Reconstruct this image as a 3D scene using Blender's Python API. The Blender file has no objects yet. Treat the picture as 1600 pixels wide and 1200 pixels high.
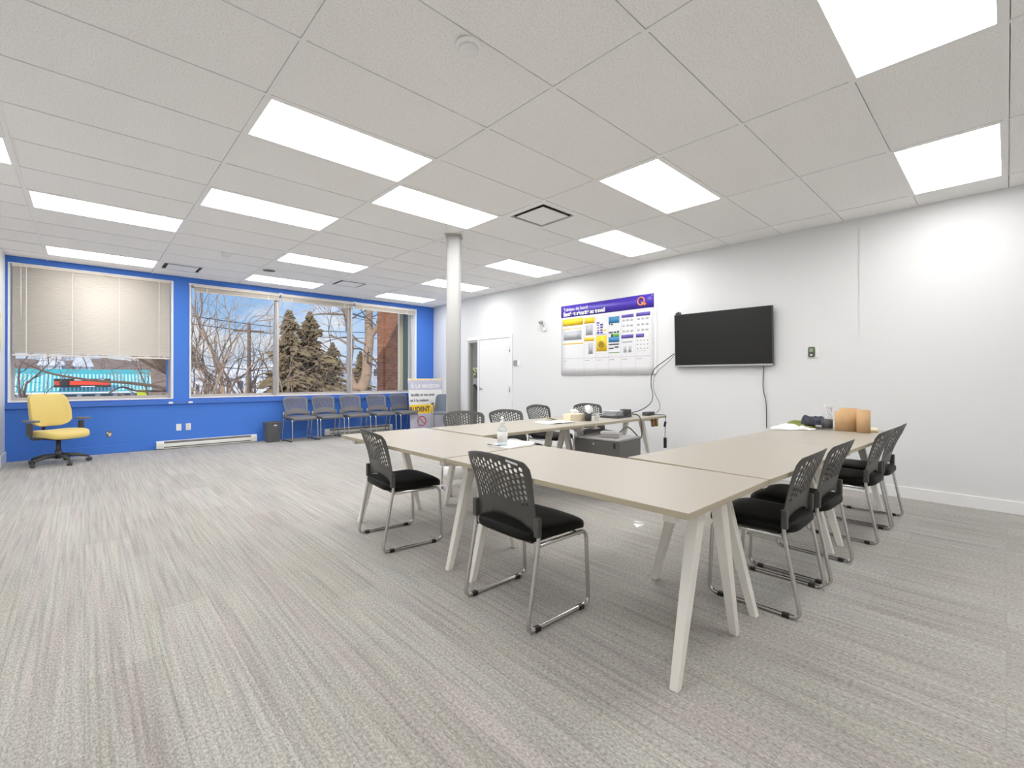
import bpy, bmesh, math, random
from mathutils import Vector, Matrix, noise
C = bpy.context.scene.collection
PI = math.pi
rad = math.radians
random.seed(7)
# ------------------------------------------------------------------ camera
F, CY, YAW, ROLL, EYE = 718.35, 590.0, 0.748387, -0.0019, 1.21
SN, CS = math.sin(YAW), math.cos(YAW)
def at(u, v, Y):
    """point on the plane at distance Y (towards the windows) that lies in direction (u,v)"""
    a = (u-800)/F; b = -(v-CY)/F
    d = Vector((CS*a+SN, -SN*a+CS, b)); t = Y/d.y
    return Vector((d.x*t, Y, EYE+d.z*t))
cam = bpy.data.cameras.new('camera'); co = bpy.data.objects.new('camera', cam); C.objects.link(co)
co.location = (0, 0, EYE); co.rotation_euler = (PI/2, ROLL, -YAW)
cam.sensor_width = 36; cam.lens = F/1600*36; cam.shift_y = -10/1600
cam.clip_start = 0.05; cam.clip_end = 600
S = bpy.context.scene
S.camera = co
S.view_settings.view_transform = 'Standard'; S.view_settings.look = 'None'
S.view_settings.gamma = 1; S.view_settings.use_curve_mapping = False
S.view_settings.exposure = 0.0
S.cycles.use_denoising = True
S.cycles.max_bounces = 10; S.cycles.diffuse_bounces = 6; S.cycles.transparent_max_bounces = 12
S.cycles.sample_clamp_indirect = 6

# ------------------------------------------------------------------ materials
def srgb(r, g, b):
    f = lambda c: (c/255/12.92) if c/255 <= .04045 else ((c/255+.055)/1.055)**2.4
    return (f(r), f(g), f(b), 1)
def node(nt, t, **kw):
    n = nt.nodes.new(t)
    for k, v in kw.items(): setattr(n, k, v)
    return n
def mat(name, col, rough=.5, metal=0, bump=0, bscale=200, var=0, vscale=8, spec=.5, coat=0, sheen=0, alpha=1, emit=0):
    m = bpy.data.materials.new(name); m.use_nodes = True
    nt = m.node_tree; b = nt.nodes['Principled BSDF']
    if len(col) == 3: col = (*col, 1)
    b.inputs['Base Color'].default_value = col
    b.inputs['Roughness'].default_value = rough; b.inputs['Metallic'].default_value = metal
    b.inputs['Specular IOR Level'].default_value = spec
    if coat: b.inputs['Coat Weight'].default_value = coat
    if sheen: b.inputs['Sheen Weight'].default_value = sheen
    if emit:
        b.inputs['Emission Color'].default_value = col; b.inputs['Emission Strength'].default_value = emit
    tc = node(nt, 'ShaderNodeTexCoord')
    if var:
        n = node(nt, 'ShaderNodeTexNoise'); n.inputs['Scale'].default_value = vscale; n.inputs['Detail'].default_value = 4
        nt.links.new(tc.outputs['Object'], n.inputs['Vector'])
        mx = node(nt, 'ShaderNodeMixRGB'); mx.inputs[1].default_value = tuple(c*(1-var) for c in col[:3])+(1,)
        mx.inputs[2].default_value = tuple(min(1, c*(1+var)) for c in col[:3])+(1,)
        nt.links.new(n.outputs['Fac'], mx.inputs[0]); nt.links.new(mx.outputs[0], b.inputs['Base Color'])
    if bump:
        n = node(nt, 'ShaderNodeTexNoise'); n.inputs['Scale'].default_value = bscale; n.inputs['Detail'].default_value = 3
        nt.links.new(tc.outputs['Object'], n.inputs['Vector'])
        bp = node(nt, 'ShaderNodeBump'); bp.inputs['Strength'].default_value = bump; bp.inputs['Distance'].default_value = .004
        nt.links.new(n.outputs['Fac'], bp.inputs['Height']); nt.links.new(bp.outputs[0], b.inputs['Normal'])
    return m
def glass(name, tint=(1, 1, 1), refl=.05, rough=0.0):
    m = bpy.data.materials.new(name); m.use_nodes = True; nt = m.node_tree
    for n in list(nt.nodes): nt.nodes.remove(n)
    o = node(nt, 'ShaderNodeOutputMaterial'); mx = node(nt, 'ShaderNodeMixShader')
    t = node(nt, 'ShaderNodeBsdfTransparent'); g = node(nt, 'ShaderNodeBsdfGlossy')
    t.inputs[0].default_value = (*tint, 1); g.inputs['Roughness'].default_value = rough
    mx.inputs[0].default_value = refl
    nt.links.new(t.outputs[0], mx.inputs[1]); nt.links.new(g.outputs[0], mx.inputs[2]); nt.links.new(mx.outputs[0], o.inputs[0])
    return m
def carpet():
    m = bpy.data.materials.new('striped carpet'); m.use_nodes = True; nt = m.node_tree
    b = nt.nodes['Principled BSDF']; b.inputs['Roughness'].default_value = .95
    b.inputs['Specular IOR Level'].default_value = .15
    b.inputs['Sheen Weight'].default_value = .12; b.inputs['Sheen Roughness'].default_value = .4
    L = nt.links.new
    tc = node(nt, 'ShaderNodeTexCoord')
    def mapped(sx, sy):
        mp = node(nt, 'ShaderNodeMapping'); mp.inputs['Scale'].default_value = (sx, sy, 1)
        L(tc.outputs['Object'], mp.inputs['Vector']); return mp
    def nz(mp, scale, det=2, rough=.5):
        n = node(nt, 'ShaderNodeTexNoise'); n.inputs['Scale'].default_value = scale
        n.inputs['Detail'].default_value = det; n.inputs['Roughness'].default_value = rough
        L(mp.outputs[0], n.inputs['Vector']); return n
    def ramp(src, stops):
        r = node(nt, 'ShaderNodeValToRGB'); e = r.color_ramp.elements
        while len(e) < len(stops): e.new(.5)
        for k, (p, c) in enumerate(stops): e[k].position = p; e[k].color = c
        L(src, r.inputs[0]); return r
    # colour drifts in long streaks
    streak = ramp(nz(mapped(9, .55), 1.0, 3).outputs['Fac'],
                  [(.30, (.385, .367, .343, 1)), (.43, (.398, .370, .352, 1)), (.52, (.40, .395, .368, 1)), (.62, (.41, .388, .352, 1)), (.72, (.385, .392, .37, 1))])
    fine = ramp(nz(mapped(62, 1.3), 1.0, 2).outputs['Fac'], [(.3, (.74, .74, .74, 1)), (.5, (1, 1, 1, 1)), (.72, (1.2, 1.195, 1.19, 1))])
    mx = node(nt, 'ShaderNodeMixRGB', blend_type='MULTIPLY'); mx.inputs[0].default_value = .75
    L(streak.outputs[0], mx.inputs[1]); L(fine.outputs[0], mx.inputs[2])
    # carpet planks
    br = node(nt, 'ShaderNodeTexBrick'); br.inputs['Scale'].default_value = 1
    br.inputs['Brick Width'].default_value = 1.0; br.inputs['Row Height'].default_value = .25
    br.inputs['Mortar Size'].default_value = .0015; br.inputs['Bias'].default_value = 0
    br.inputs['Color1'].default_value = (.93, .92, .91, 1); br.inputs['Color2'].default_value = (1.04, 1.04, 1.04, 1)
    br.inputs['Mortar'].default_value = (.82, .82, .82, 1)
    mp = node(nt, 'ShaderNodeMapping'); mp.inputs['Rotation'].default_value = (0, 0, PI/2)
    L(tc.outputs['Object'], mp.inputs['Vector']); L(mp.outputs[0], br.inputs['Vector'])
    m2 = node(nt, 'ShaderNodeMixRGB', blend_type='MULTIPLY'); m2.inputs[0].default_value = 1
    L(mx.outputs[0], m2.inputs[1]); L(br.outputs[0], m2.inputs[2])
    sp = ramp(nz(mapped(150, 70), 1.0, 2, .7).outputs['Fac'], [(.32, (.60, .60, .60, 1)), (.5, (1, 1, 1, 1)), (.68, (1.4, 1.4, 1.4, 1))])
    m3 = node(nt, 'ShaderNodeMixRGB', blend_type='MULTIPLY'); m3.inputs[0].default_value = .8
    L(m2.outputs[0], m3.inputs[1]); L(sp.outputs[0], m3.inputs[2]); L(m3.outputs[0], b.inputs['Base Color'])
    bp = node(nt, 'ShaderNodeBump'); bp.inputs['Strength'].default_value = .5; bp.inputs['Distance'].default_value = .004
    L(nz(mapped(160, 60), 1.0, 2).outputs['Fac'], bp.inputs['Height']); L(bp.outputs[0], b.inputs['Normal'])
    return m
def brick():
    m = bpy.data.materials.new('red brick'); m.use_nodes = True; nt = m.node_tree; b = nt.nodes['Principled BSDF']
    b.inputs['Roughness'].default_value = .9
    tc = node(nt, 'ShaderNodeTexCoord'); br = node(nt, 'ShaderNodeTexBrick')
    sx = node(nt, 'ShaderNodeSeparateXYZ'); cb = node(nt, 'ShaderNodeCombineXYZ'); ad = node(nt, 'ShaderNodeMath', operation='ADD')
    L = nt.links.new
    L(tc.outputs['Object'], sx.inputs[0]); L(sx.outputs[0], ad.inputs[0]); L(sx.outputs[1], ad.inputs[1])
    L(ad.outputs[0], cb.inputs[0]); L(sx.outputs[2], cb.inputs[1]); L(cb.outputs[0], br.inputs['Vector'])
    br.inputs['Scale'].default_value = 1; br.inputs['Brick Width'].default_value = .21; br.inputs['Row Height'].default_value = .068
    br.inputs['Mortar Size'].default_value = .006
    br.inputs['Color1'].default_value = srgb(178, 118, 84); br.inputs['Color2'].default_value = srgb(146, 96, 70)
    br.inputs['Mortar'].default_value = srgb(150, 128, 110)
    L(br.outputs[0], b.inputs['Base Color'])
    return m
def tile_mat():
    m = mat('mineral ceiling tile', (.92, .91, .895), .95, bump=.35, bscale=160, spec=.1)
    nt = m.node_tree; b = nt.nodes['Principled BSDF']
    tc = node(nt, 'ShaderNodeTexCoord'); n = node(nt, 'ShaderNodeTexNoise'); n.inputs['Scale'].default_value = 110; n.inputs['Detail'].default_value = 3
    r = node(nt, 'ShaderNodeValToRGB'); r.color_ramp.elements[0].position = .36; r.color_ramp.elements[0].color = (.83, .82, .81, 1)
    r.color_ramp.elements[1].position = .52; r.color_ramp.elements[1].color = (.95, .942, .93, 1)
    nt.links.new(tc.outputs['Object'], n.inputs['Vector']); nt.links.new(n.outputs['Fac'], r.inputs[0]); nt.links.new(r.outputs[0], b.inputs['Base Color'])
    return m
M = dict(
    carpet=carpet(), brick=brick(), tile=tile_mat(),
    grid=mat('white ceiling grid', (.90, .895, .885), .5),
    wall=mat('white wall paint', (.745, .752, .76), .55, bump=.03, bscale=300, spec=.25),
    blue=mat('blue wall paint', srgb(74, 126, 216), .5, bump=.03, bscale=300, spec=.25),
    bluedark=mat('blue paint on ledge', srgb(68, 116, 204), .45),
    trim=mat('white trim paint', (.84, .84, .84), .35),
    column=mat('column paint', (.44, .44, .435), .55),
    vinyl=mat('white window frame', (.82, .82, .84), .35),
    alum=mat('grey window metal', (.50, .46, .43), .4, .3),
    blind=mat('beige blind slats', srgb(224, 216, 205), .5),
    door=mat('white door paint', (.82, .82, .82), .35),
    steel=mat('brushed steel', (.55, .55, .54), .3, 1),
    chrome=mat('satin chrome', (.62, .61, .60), .24, 1),
    top=mat('cream tabletop laminate', (.405, .372, .318), .38, var=.015, vscale=3, spec=.4),
    edge=mat('tabletop edge band', (.42, .37, .27), .5),
    cream=mat('cream painted steel', (.84, .81, .755), .4),
    shell=mat('charcoal plastic', (.075, .073, .068), .42, bump=.05, bscale=500),
    seat=mat('black vinyl', (.008, .008, .007), .5, bump=.06, bscale=400, spec=.15),
    black=mat('black plastic', (.012, .012, .012), .45),
    dark=mat('dark grey plastic', (.06, .06, .062), .5),
    screen=mat('black screen', (.012, .012, .012), .33, spec=.35),
    silver=mat('silver plastic', (.45, .45, .46), .35, .6),
    yellow=mat('mustard fabric', srgb(222, 198, 120), .8, bump=.15, bscale=300, sheen=.2),
    shell_skylit=mat('charcoal plastic with painted sky sheen', (.165, .16, .165), .35),  # same chair model; sky reflection put into the colour as lighter grey
    frame=mat('dark task chair plastic', (.07, .068, .066), .4),
    armtop=mat('arm pad', (.16, .165, .18), .35),
    bin=mat('bin plastic', (.10, .10, .105), .45),
    heater=mat('heater enamel', (.80, .79, .75), .4),
    slot=mat('dark slot', (.16, .15, .14), .7),
    paper=mat('white paper', (.82, .82, .82), .8),
    cream_paper=mat('cream paper', srgb(238, 228, 200), .8),
    purple=mat('purple print', srgb(74, 52, 178), .4),
    violet=mat('violet print', srgb(96, 84, 176), .45),
    yprint=mat('yellow print', srgb(250, 208, 40), .45),
    blueprint=mat('blue print', srgb(60, 140, 190), .45),
    greenprint=mat('green print', srgb(110, 180, 80), .45),
    greyprint=mat('grey print', srgb(188, 190, 196), .5),
    darkprint=mat('dark print', srgb(70, 72, 92), .5),
    orange=mat('orange logo print', srgb(255, 150, 90), .45),
    sheet=mat('white vinyl sheet', (.78, .78, .80), .35, spec=.4),
    lav=mat('lavender grey print', srgb(196, 196, 214), .5),
    redprint=mat('red print', srgb(205, 60, 70), .5),
    kraft=mat('kraft cardboard', srgb(205, 168, 124), .8, var=.06, vscale=20),
    kraftdark=mat('kraft inside', srgb(170, 124, 80), .85),
    olive=mat('olive cloth', srgb(120, 128, 62), .9, var=.25, vscale=30),
    navy=mat('charcoal cloth', srgb(62, 64, 76), .9, var=.25, vscale=40),
    tissue=mat('white cloth', (.84, .84, .84), .9),
    clear=glass('clear plastic', (.93, .95, .96), .10, .05),
    liquid=glass('clear gel', (.86, .90, .93), .06, .1),
    pane=glass('window glass', (.97, .98, .98), .0),
    skypane=mat('side glass with painted sky reflection', (.13, .165, .17), .15),  # opaque grey-teal stands for the sky reflected in this pane
    hallpane=glass('sidelight glass', (.82, .84, .84), .03),
    cabinet=mat('dark grey steel', (.115, .112, .105), .4, bump=.02),
    cabtop=mat('grey steel top', (.30, .30, .30), .35),
    lcd=mat('green lcd', srgb(150, 165, 130), .3),
    thermo=mat('olive grey plastic', srgb(84, 92, 76), .4),
    greydev=mat('grey device plastic', (.33, .31, .30), .4),
    wood=mat('olive tan clamp', srgb(140, 112, 62), .6),
    kraftbox=mat('tan tissue box', srgb(226, 214, 186), .7),
    bark=mat('bark', srgb(172, 146, 122), .95, var=.35, vscale=6),
    barkdark=mat('dark bark', srgb(120, 102, 88), .95, var=.3, vscale=6),
    twig=mat('pale twigs', srgb(206, 180, 154), .95, var=.3, vscale=3),
    needle=mat('conifer needles', srgb(138, 121, 92), .95, var=.6, vscale=1.2),
    snow=mat('snow', (.85, .86, .89), .8),
    asphalt=mat('street', (.35, .35, .36), .9),
    brush=mat('brown brush', srgb(150, 128, 112), 1, var=.45, vscale=.5, bump=.5, bscale=2),
    teal=mat('teal metal roof', srgb(80, 178, 184), .4),
    tealpale=mat('pale teal rib', srgb(196, 232, 238), .4),
    siding=mat('white siding', (.80, .80, .82), .7),
    greysiding=mat('grey siding', srgb(190, 194, 202), .7),
    hwin=mat('house window', (.10, .11, .13), .2),
    wire=mat('wire', (.05, .05, .05), .6),
    signred=mat('red sign face', srgb(240, 80, 52), .5),
    signdark=mat('dark sign face', srgb(60, 54, 50), .5),
    hall=mat('hall wall paint', (.55, .55, .55), .6),
    plantgreen=mat('green leaf', srgb(150, 160, 70), .7),
    signgreen=mat('lime sign', srgb(190, 200, 50), .5),
)
E_ = bpy.data.materials.new('lit light diffuser'); E_.use_nodes = True
_nt = E_.node_tree
for n in list(_nt.nodes): _nt.nodes.remove(n)
_o = node(_nt, 'ShaderNodeOutputMaterial'); _e = node(_nt, 'ShaderNodeEmission')
_e.inputs[0].default_value = (1, .992, .975, 1); LAMP = 11.3; _e.inputs[1].default_value = LAMP
_nt.links.new(_e.outputs[0], _o.inputs[0]); M['lamp'] = E_

# ------------------------------------------------------------------ mesh helpers
class MB:
    def __init__(s): s.v = []; s.f = []; s.m = []; s.s = []; s.T = None
    def add(s, vs, fs, m=0, smooth=False):
        o = len(s.v)
        s.v += [tuple(s.T @ Vector(p)) if s.T else tuple(p) for p in vs]
        for f in fs: s.f.append([i+o for i in f]); s.m.append(m); s.s.append(smooth)
        return s
    def box(s, c, d, m=0, rz=0, R=None):
        x, y, z = d[0]/2, d[1]/2, d[2]/2
        R = R or Matrix.Rotation(rz, 3, 'Z')
        vs = [Vector(c)+R @ Vector(p) for p in ((-x,-y,-z),(x,-y,-z),(x,y,-z),(-x,y,-z),(-x,-y,z),(x,-y,z),(x,y,z),(-x,y,z))]
        return s.add(vs, [(0,3,2,1),(4,5,6,7),(0,1,5,4),(1,2,6,5),(2,3,7,6),(3,0,4,7)], m)
    def bx(s, a, b, m=0):
        return s.box([(p+q)/2 for p, q in zip(a, b)], [abs(q-p) for p, q in zip(a, b)], m)
    def taper(s, a, b, wa, wb, m=0, rz=0):
        """square bar from a to b whose cross-sections stay horizontal"""
        vs = []
        for p, w in ((a, wa), (b, wb)):
            wx, wy = w
            for sx, sy in ((-1,-1),(1,-1),(1,1),(-1,1)):
                q = Matrix.Rotation(rz, 3, 'Z') @ Vector((sx*wx/2, sy*wy/2, 0)); vs.append(Vector(p)+q)
        return s.add(vs, [(0,3,2,1),(4,5,6,7),(0,1,5,4),(1,2,6,5),(2,3,7,6),(3,0,4,7)], m)
    def tube(s, pts, r, n=10, m=0, closed=False, r2=None):
        pts = [Vector(p) for p in pts]; N = len(pts)
        rs = r if isinstance(r, (list, tuple)) else ([r]*N if r2 is None else [r+(r2-r)*i/(N-1) for i in range(N)])
        tg = []
        for i in range(N):
            a = pts[(i-1) % N] if (closed or i) else pts[i]; b = pts[(i+1) % N] if (closed or i < N-1) else pts[i]
            t = (b-a); tg.append(t.normalized() if t.length > 1e-9 else Vector((0,0,1)))
        up = Vector((0,0,1)) if abs(tg[0].z) < .9 else Vector((1,0,0))
        nrm = (up - tg[0]*up.dot(tg[0])).normalized(); vs = []
        for i in range(N):
            nrm = (nrm - tg[i]*nrm.dot(tg[i]))
            nrm = nrm.normalized() if nrm.length > 1e-6 else tg[i].orthogonal().normalized()
            bn = tg[i].cross(nrm)
            for k in range(n):
                a = 2*PI*k/n; vs.append(pts[i]+(nrm*math.cos(a)+bn*math.sin(a))*rs[i])
        fs = []
        for i in range(N if closed else N-1):
            j = (i+1) % N
            for k in range(n): fs.append((i*n+k, i*n+(k+1) % n, j*n+(k+1) % n, j*n+k))
        s.add(vs, fs, m, True)
        if not closed:
            s.add(vs[:n], [tuple(range(n))[::-1]], m); s.add(vs[-n:], [tuple(range(n))], m)
        return s
    def lathe(s, prof, n=24, m=0, c=(0,0,0), smooth=True):
        vs = []; fs = []
        for r, z in prof:
            for k in range(n): vs.append((c[0]+r*math.cos(2*PI*k/n), c[1]+r*math.sin(2*PI*k/n), c[2]+z))
        for i in range(len(prof)-1):
            for k in range(n): fs.append((i*n+k, i*n+(k+1) % n, (i+1)*n+(k+1) % n, (i+1)*n+k))
        s.add(vs, fs, m, smooth)
        if prof[0][0] > 1e-4: s.add(vs[:n], [tuple(range(n))[::-1]], m)
        if prof[-1][0] > 1e-4: s.add(vs[-n:], [tuple(range(n))], m)
        return s
    def sq(s, c, a, e1=.3, e2=.3, nu=32, nv=14, m=0, fn=None):
        sg = lambda w, e: math.copysign(abs(w)**e, w); vs = []; fs = []
        for i in range(nv+1):
            t = -PI/2+PI*i/nv
            for k in range(nu):
                p = 2*PI*k/nu
                q = Vector((a[0]*sg(math.cos(t), e1)*sg(math.cos(p), e2), a[1]*sg(math.cos(t), e1)*sg(math.sin(p), e2), a[2]*sg(math.sin(t), e1)))
                if fn: q = fn(q)
                vs.append(q+Vector(c))
        for i in range(nv):
            for k in range(nu): fs.append((i*nu+k, i*nu+(k+1) % nu, (i+1)*nu+(k+1) % nu, (i+1)*nu+k))
        return s.add(vs, fs, m, True)
    def prism(s, poly, a, b, axis='x', m=0):
        n = len(poly)
        def P(p, h): return {'x': (h, p[0], p[1]), 'y': (p[0], h, p[1]), 'z': (p[0], p[1], h)}[axis]
        vs = [P(p, a) for p in poly]+[P(p, b) for p in poly]
        return s.add(vs, [tuple(range(n))[::-1], tuple(range(n, 2*n))]+[(i, (i+1) % n, n+(i+1) % n, n+i) for i in range(n)], m)
    def build(s, name, mats, parent=None, bevel=0, loc=None):
        me = bpy.data.meshes.new(name); me.from_pydata([tuple(p) for p in s.v], [], s.f)
        if not isinstance(mats, (list, tuple)): mats = [mats]
        for m in mats: me.materials.append(M[m] if isinstance(m, str) else m)
        for p, mi, sm in zip(me.polygons, s.m, s.s): p.material_index = mi; p.use_smooth = sm
        bm = bmesh.new(); bm.from_mesh(me); bmesh.ops.remove_doubles(bm, verts=bm.verts, dist=1e-6)
        bmesh.ops.recalc_face_normals(bm, faces=bm.faces); bm.to_mesh(me); bm.free(); me.update()
        o = bpy.data.objects.new(name, me); C.objects.link(o)
        if parent: o.parent = parent
        if loc: o.location = loc
        if bevel:
            b = o.modifiers.new('bevel', 'BEVEL'); b.width = bevel; b.segments = 2; b.limit_method = 'ANGLE'; b.angle_limit = rad(40)
        return o
def fillet(pts, r, n=5, closed=False):
    pts = [Vector(p) for p in pts]; out = []; N = len(pts)
    for i, p in enumerate(pts):
        if not closed and i in (0, N-1): out.append(p); continue
        a = pts[i-1]; b = pts[(i+1) % N]; da = (a-p); db = (b-p)
        rr = min(r, da.length*.48, db.length*.48)
        A = p+da.normalized()*rr; B = p+db.normalized()*rr
        for k in range(n+1):
            t = k/n; out.append(A*(1-t)**2+p*2*t*(1-t)+B*t*t)
    return out
def smoothpath(pts, n=8):
    pts = [Vector(p) for p in pts]; out = []
    for i in range(len(pts)-1):
        p0 = pts[max(i-1, 0)]; p1 = pts[i]; p2 = pts[i+1]; p3 = pts[min(i+2, len(pts)-1)]
        for k in range(n):
            t = k/n
            out.append(.5*((2*p1)+(p2-p0)*t+(2*p0-5*p1+4*p2-p3)*t*t+(3*p1-p0-3*p2+p3)*t**3))
    return out+[pts[-1]]
def tag(o, label=None, cat=None, group=None, kind=None):
    if label: o['label'] = label
    if cat: o['category'] = cat
    if group: o['group'] = group
    if kind: o['kind'] = kind
    return o
def thing(name, label, cat, loc=(0,0,0), rz=0, group=None):
    o = bpy.data.objects.new(name, None); C.objects.link(o); o.location = loc; o.rotation_euler = (0,0,rz)
    o.empty_display_size = .1
    return tag(o, label, cat, group)
KIDS = {}
def copy_tree(o, parent=None):
    c = o.copy(); C.objects.link(c)
    if parent: c.parent = parent
    for ch in [x for x in C.objects if x.parent == o]: copy_tree(ch, c)
    return c
def dup(o, label, loc, rz=0, group=None):
    c = copy_tree(o); c.location = loc; c.rotation_euler = (0,0,rz); c['label'] = label
    if group: c['group'] = group
    return c
def text(s, size, Mx, m, name, parent=None, bold=0, align='LEFT', sx=1):
    cu = bpy.data.curves.new(name, 'FONT'); cu.body = s; cu.size = size; cu.extrude = .0006; cu.offset = bold; cu.align_x = align
    t = bpy.data.objects.new('tmp', cu); me = bpy.data.meshes.new_from_object(t)
    bpy.data.objects.remove(t); bpy.data.curves.remove(cu)
    me.transform(Mx @ Matrix.Diagonal((sx, 1, 1, 1))); me.materials.clear(); me.materials.append(M[m])
    o = bpy.data.objects.new(name, me); C.objects.link(o)
    if parent: o.parent = parent
    return o
def basis(x, y, z, o): return Matrix(((x[0],y[0],z[0],o[0]),(x[1],y[1],z[1],o[1]),(x[2],y[2],z[2],o[2]),(0,0,0,1)))
def onR(y, z, x): return basis((0,-1,0), (0,0,1), (-1,0,0), (x, y, z))      # lettering on the right-hand wall
def onF(x, z, y): return basis((1,0,0), (0,0,1), (0,-1,0), (x, y, z))        # lettering facing the room from the window side

# ------------------------------------------------------------------ room shell
H = 2.922; WY = 9.63; RX = 6.09; LX = -1.66; NY = -2.3; PX = -.83   # ceiling, window wall, right wall, left wall, near wall, pier
GX = lambda a: 6.911-1.22*a
GY = lambda b: 3.056+.61*b
st = lambda o: tag(o, kind='structure')
st(MB().bx((LX-.2, NY-.2, -.25), (9.4, WY+.25, 0)).build('floor', 'carpet'))
LIGHTS = [(5,0),(4,1),(5,3),(6,5),(3,-2),(2,0),(2,-5),(4,-5),(2,3),(4,6),(6,9),(4,9),(2,6),(2,9),(7,3)]   # cells (a, b): long side between grid lines a and a-1
DIFF = [(3, 0, 1),(5, 9, 1),(3, 8, 1)]
BACK_FILL = [(6,-3),(4,-8),(7,-7)]       # unseen panels added behind the viewer to brighten the foreground ceiling
skip = set(LIGHTS+BACK_FILL)
# ceiling: recessed mineral tiles between T-bars
tb = MB(); hb = .012
xs = [LX]+[GX(a) for a in range(6, 0, -1)]+[RX+.24]
for b in range(-9, 12):
    y0, y1 = max(GY(b), NY), min(GY(b+1), WY)
    if y1 <= y0: continue
    for i in range(len(xs)-1):
        a = 7-i
        if (a, b) in skip: continue
        x0, x1 = xs[i]+hb, xs[i+1]-hb
        if any((a, b) == d[:2] for d in DIFF): x0 = xs[i]+.61+hb
        tb.bx((x0-.004, y0+hb-.004, H+.005), (x1-.003, y1-hb-.004, H+.03), 0)
for x in xs[1:-1]: tb.bx((x-hb, NY, H), (x+hb, WY, H+.014), 1)
for a, b, _ in DIFF: tb.bx((GX(a)+.61-hb, GY(b), H), (GX(a)+.61+hb, GY(b+1), H+.014), 1)
for b in range(-8, 12):
    y = GY(b)
    if NY < y < WY:
        for i in range(len(xs)-1): tb.bx((xs[i]+hb, y-hb, H+.0005), (xs[i+1]-hb, y+hb, H+.0145), 1)
tb.bx((LX-.2, NY-.2, H+.12), (9.4, WY+.25, H+.3), 1)
st(tb.build('ceiling', ['tile', 'grid']))
# walls
w = MB()   # right wall with the door and sidelight opening, then a stretch that leans out to the window corner
w.bx((RX-.012, NY, 0), (RX+.12, 1.08, H+.12)); w.bx((RX, 1.08, 0), (RX+.12, 6.56, H+.12))
w.bx((RX, 6.56, 2.02), (RX+.12, 7.96, H+.12))
w.prism([(RX, 7.96), (RX+.21, WY+.02), (RX+.33, WY+.02), (RX+.12, 7.96)], 0, H+.12, 'z')
st(w.build('wall_right', 'wall'))
st(MB().bx((LX-.12, NY, 0), (LX, 9.05, H+.12)).bx((LX-.12, 9.05, 0), (PX, WY+.2, H+.12)).build('wall_left', 'wall'))
st(MB().bx((LX-.12, NY-.12, 0), (RX+.12, NY, H+.12)).build('wall_near', 'wall'))
WZ0, WZ1 = .852, 2.835
W1 = (-.80, 1.085); W2 = (1.325, 5.80)
w = MB()
w.bx((PX, WY, 0), (RX+.3, WY+.2, WZ0)); w.bx((PX, WY, WZ1), (RX+.3, WY+.2, H+.12))
w.bx((PX, WY, WZ0), (W1[0], WY+.2, WZ1)); w.bx((W1[1], WY, WZ0), (W2[0], WY+.2, WZ1)); w.bx((W2[1], WY, WZ0), (RX+.3, WY+.2, WZ1))
st(w.build('wall_far', 'blue'))
st(MB().bx((PX, WY-.03, WZ0-.105), (W1[1]+.12, WY+.001, WZ0-.035)).bx((W1[1]+.12, WY-.03, WZ0-.105), (RX+.2, WY+.001, WZ0-.035)).build('trim_1', 'bluedark', bevel=.004))
def bb(name, poly, m, z=.115): return st(MB().prism(poly, 0, z, 'z').build(name, m, bevel=.004))
bb('baseboard_right', [(RX-.028, NY), (RX-.028, 6.54), (RX-.01, 6.54), (RX-.01, NY)], 'trim')
bb('baseboard_corner', [(RX-.016, 7.98), (RX+.19, WY-.016), (RX+.21, WY-.016), (RX+.002, 7.98)], 'trim')
bb('baseboard_left', [(PX, 9.04), (PX, WY), (PX+.016, WY), (PX+.016, 9.04)], 'trim', .15)
bb('baseboard_far', [(PX+.016, WY-.016), (RX+.19, WY-.016), (RX+.19, WY), (PX+.016, WY)], 'blue', .13)
# hallway seen through the sidelight
st(MB().bx((8.6, 6.3, 0), (8.7, 11.3, H)).bx((RX+.4, 11.2, 0), (8.7, 11.3, H)).bx((RX+.12, 6.3, 0), (8.7, 6.4, H))
   .bx((RX+.45, WY+.2, 0), (RX+.5, 11.2, H)).bx((RX+.12, 6.3, H), (8.7, 11.3, H+.1)).bx((RX+.12, 9.6, -.25), (8.7, 11.3, 0)).build('wall_hall', 'hall'))
# window frames
def winframe(name, x0, x1, mull, mfr):
    o = st(MB().bx((x0, WY+.16, WZ0), (x0+.05, WY+.2, WZ1)).bx((x1-.05, WY+.16, WZ0), (x1, WY+.2, WZ1))
           .bx((x0+.05, WY+.16, WZ0), (x1-.05, WY+.2, WZ0+.05)).bx((x0+.05, WY+.16, WZ1-.05), (x1-.05, WY+.2, WZ1)).build(name, mfr))
    # lining of the opening, standing a little proud of the wall
    l = MB(); t = .018
    l.bx((x0-.004, WY-.012, WZ0-.012), (x0+t, WY+.16, WZ1+.002)); l.bx((x1-t, WY-.012, WZ0-.012), (x1+.012, WY+.16, WZ1+.002))
    l.bx((x0+t, WY-.012, WZ0-.012), (x1-t, WY+.16, WZ0+.006)); l.bx((x0+t, WY-.012, WZ1-.012), (x1-t, WY+.16, WZ1+.002))
    l.build('window_lining', 'vinyl', o, bevel=.003)
    xs_ = [x0]+mull+[x1]
    for x in mull:
        MB().bx((x-.035, WY+.06, WZ0+.012), (x+.035, WY+.2, WZ1-.012)).bx((x-.018, WY+.03, WZ0+.012), (x+.018, WY+.06, WZ1-.012)).build('mullion', 'alum', o, bevel=.004)
    for i in range(len(xs_)-1):
        MB().bx((xs_[i]+.03, WY+.176, WZ0+.03), (xs_[i+1]-.03, WY+.182, WZ1-.03)).build('glass_pane', 'pane', o)
    return o
winframe('window_1', *W1, [], 'alum')
winframe('window_2', *W2, [2.745, 4.225], 'alum')
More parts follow.
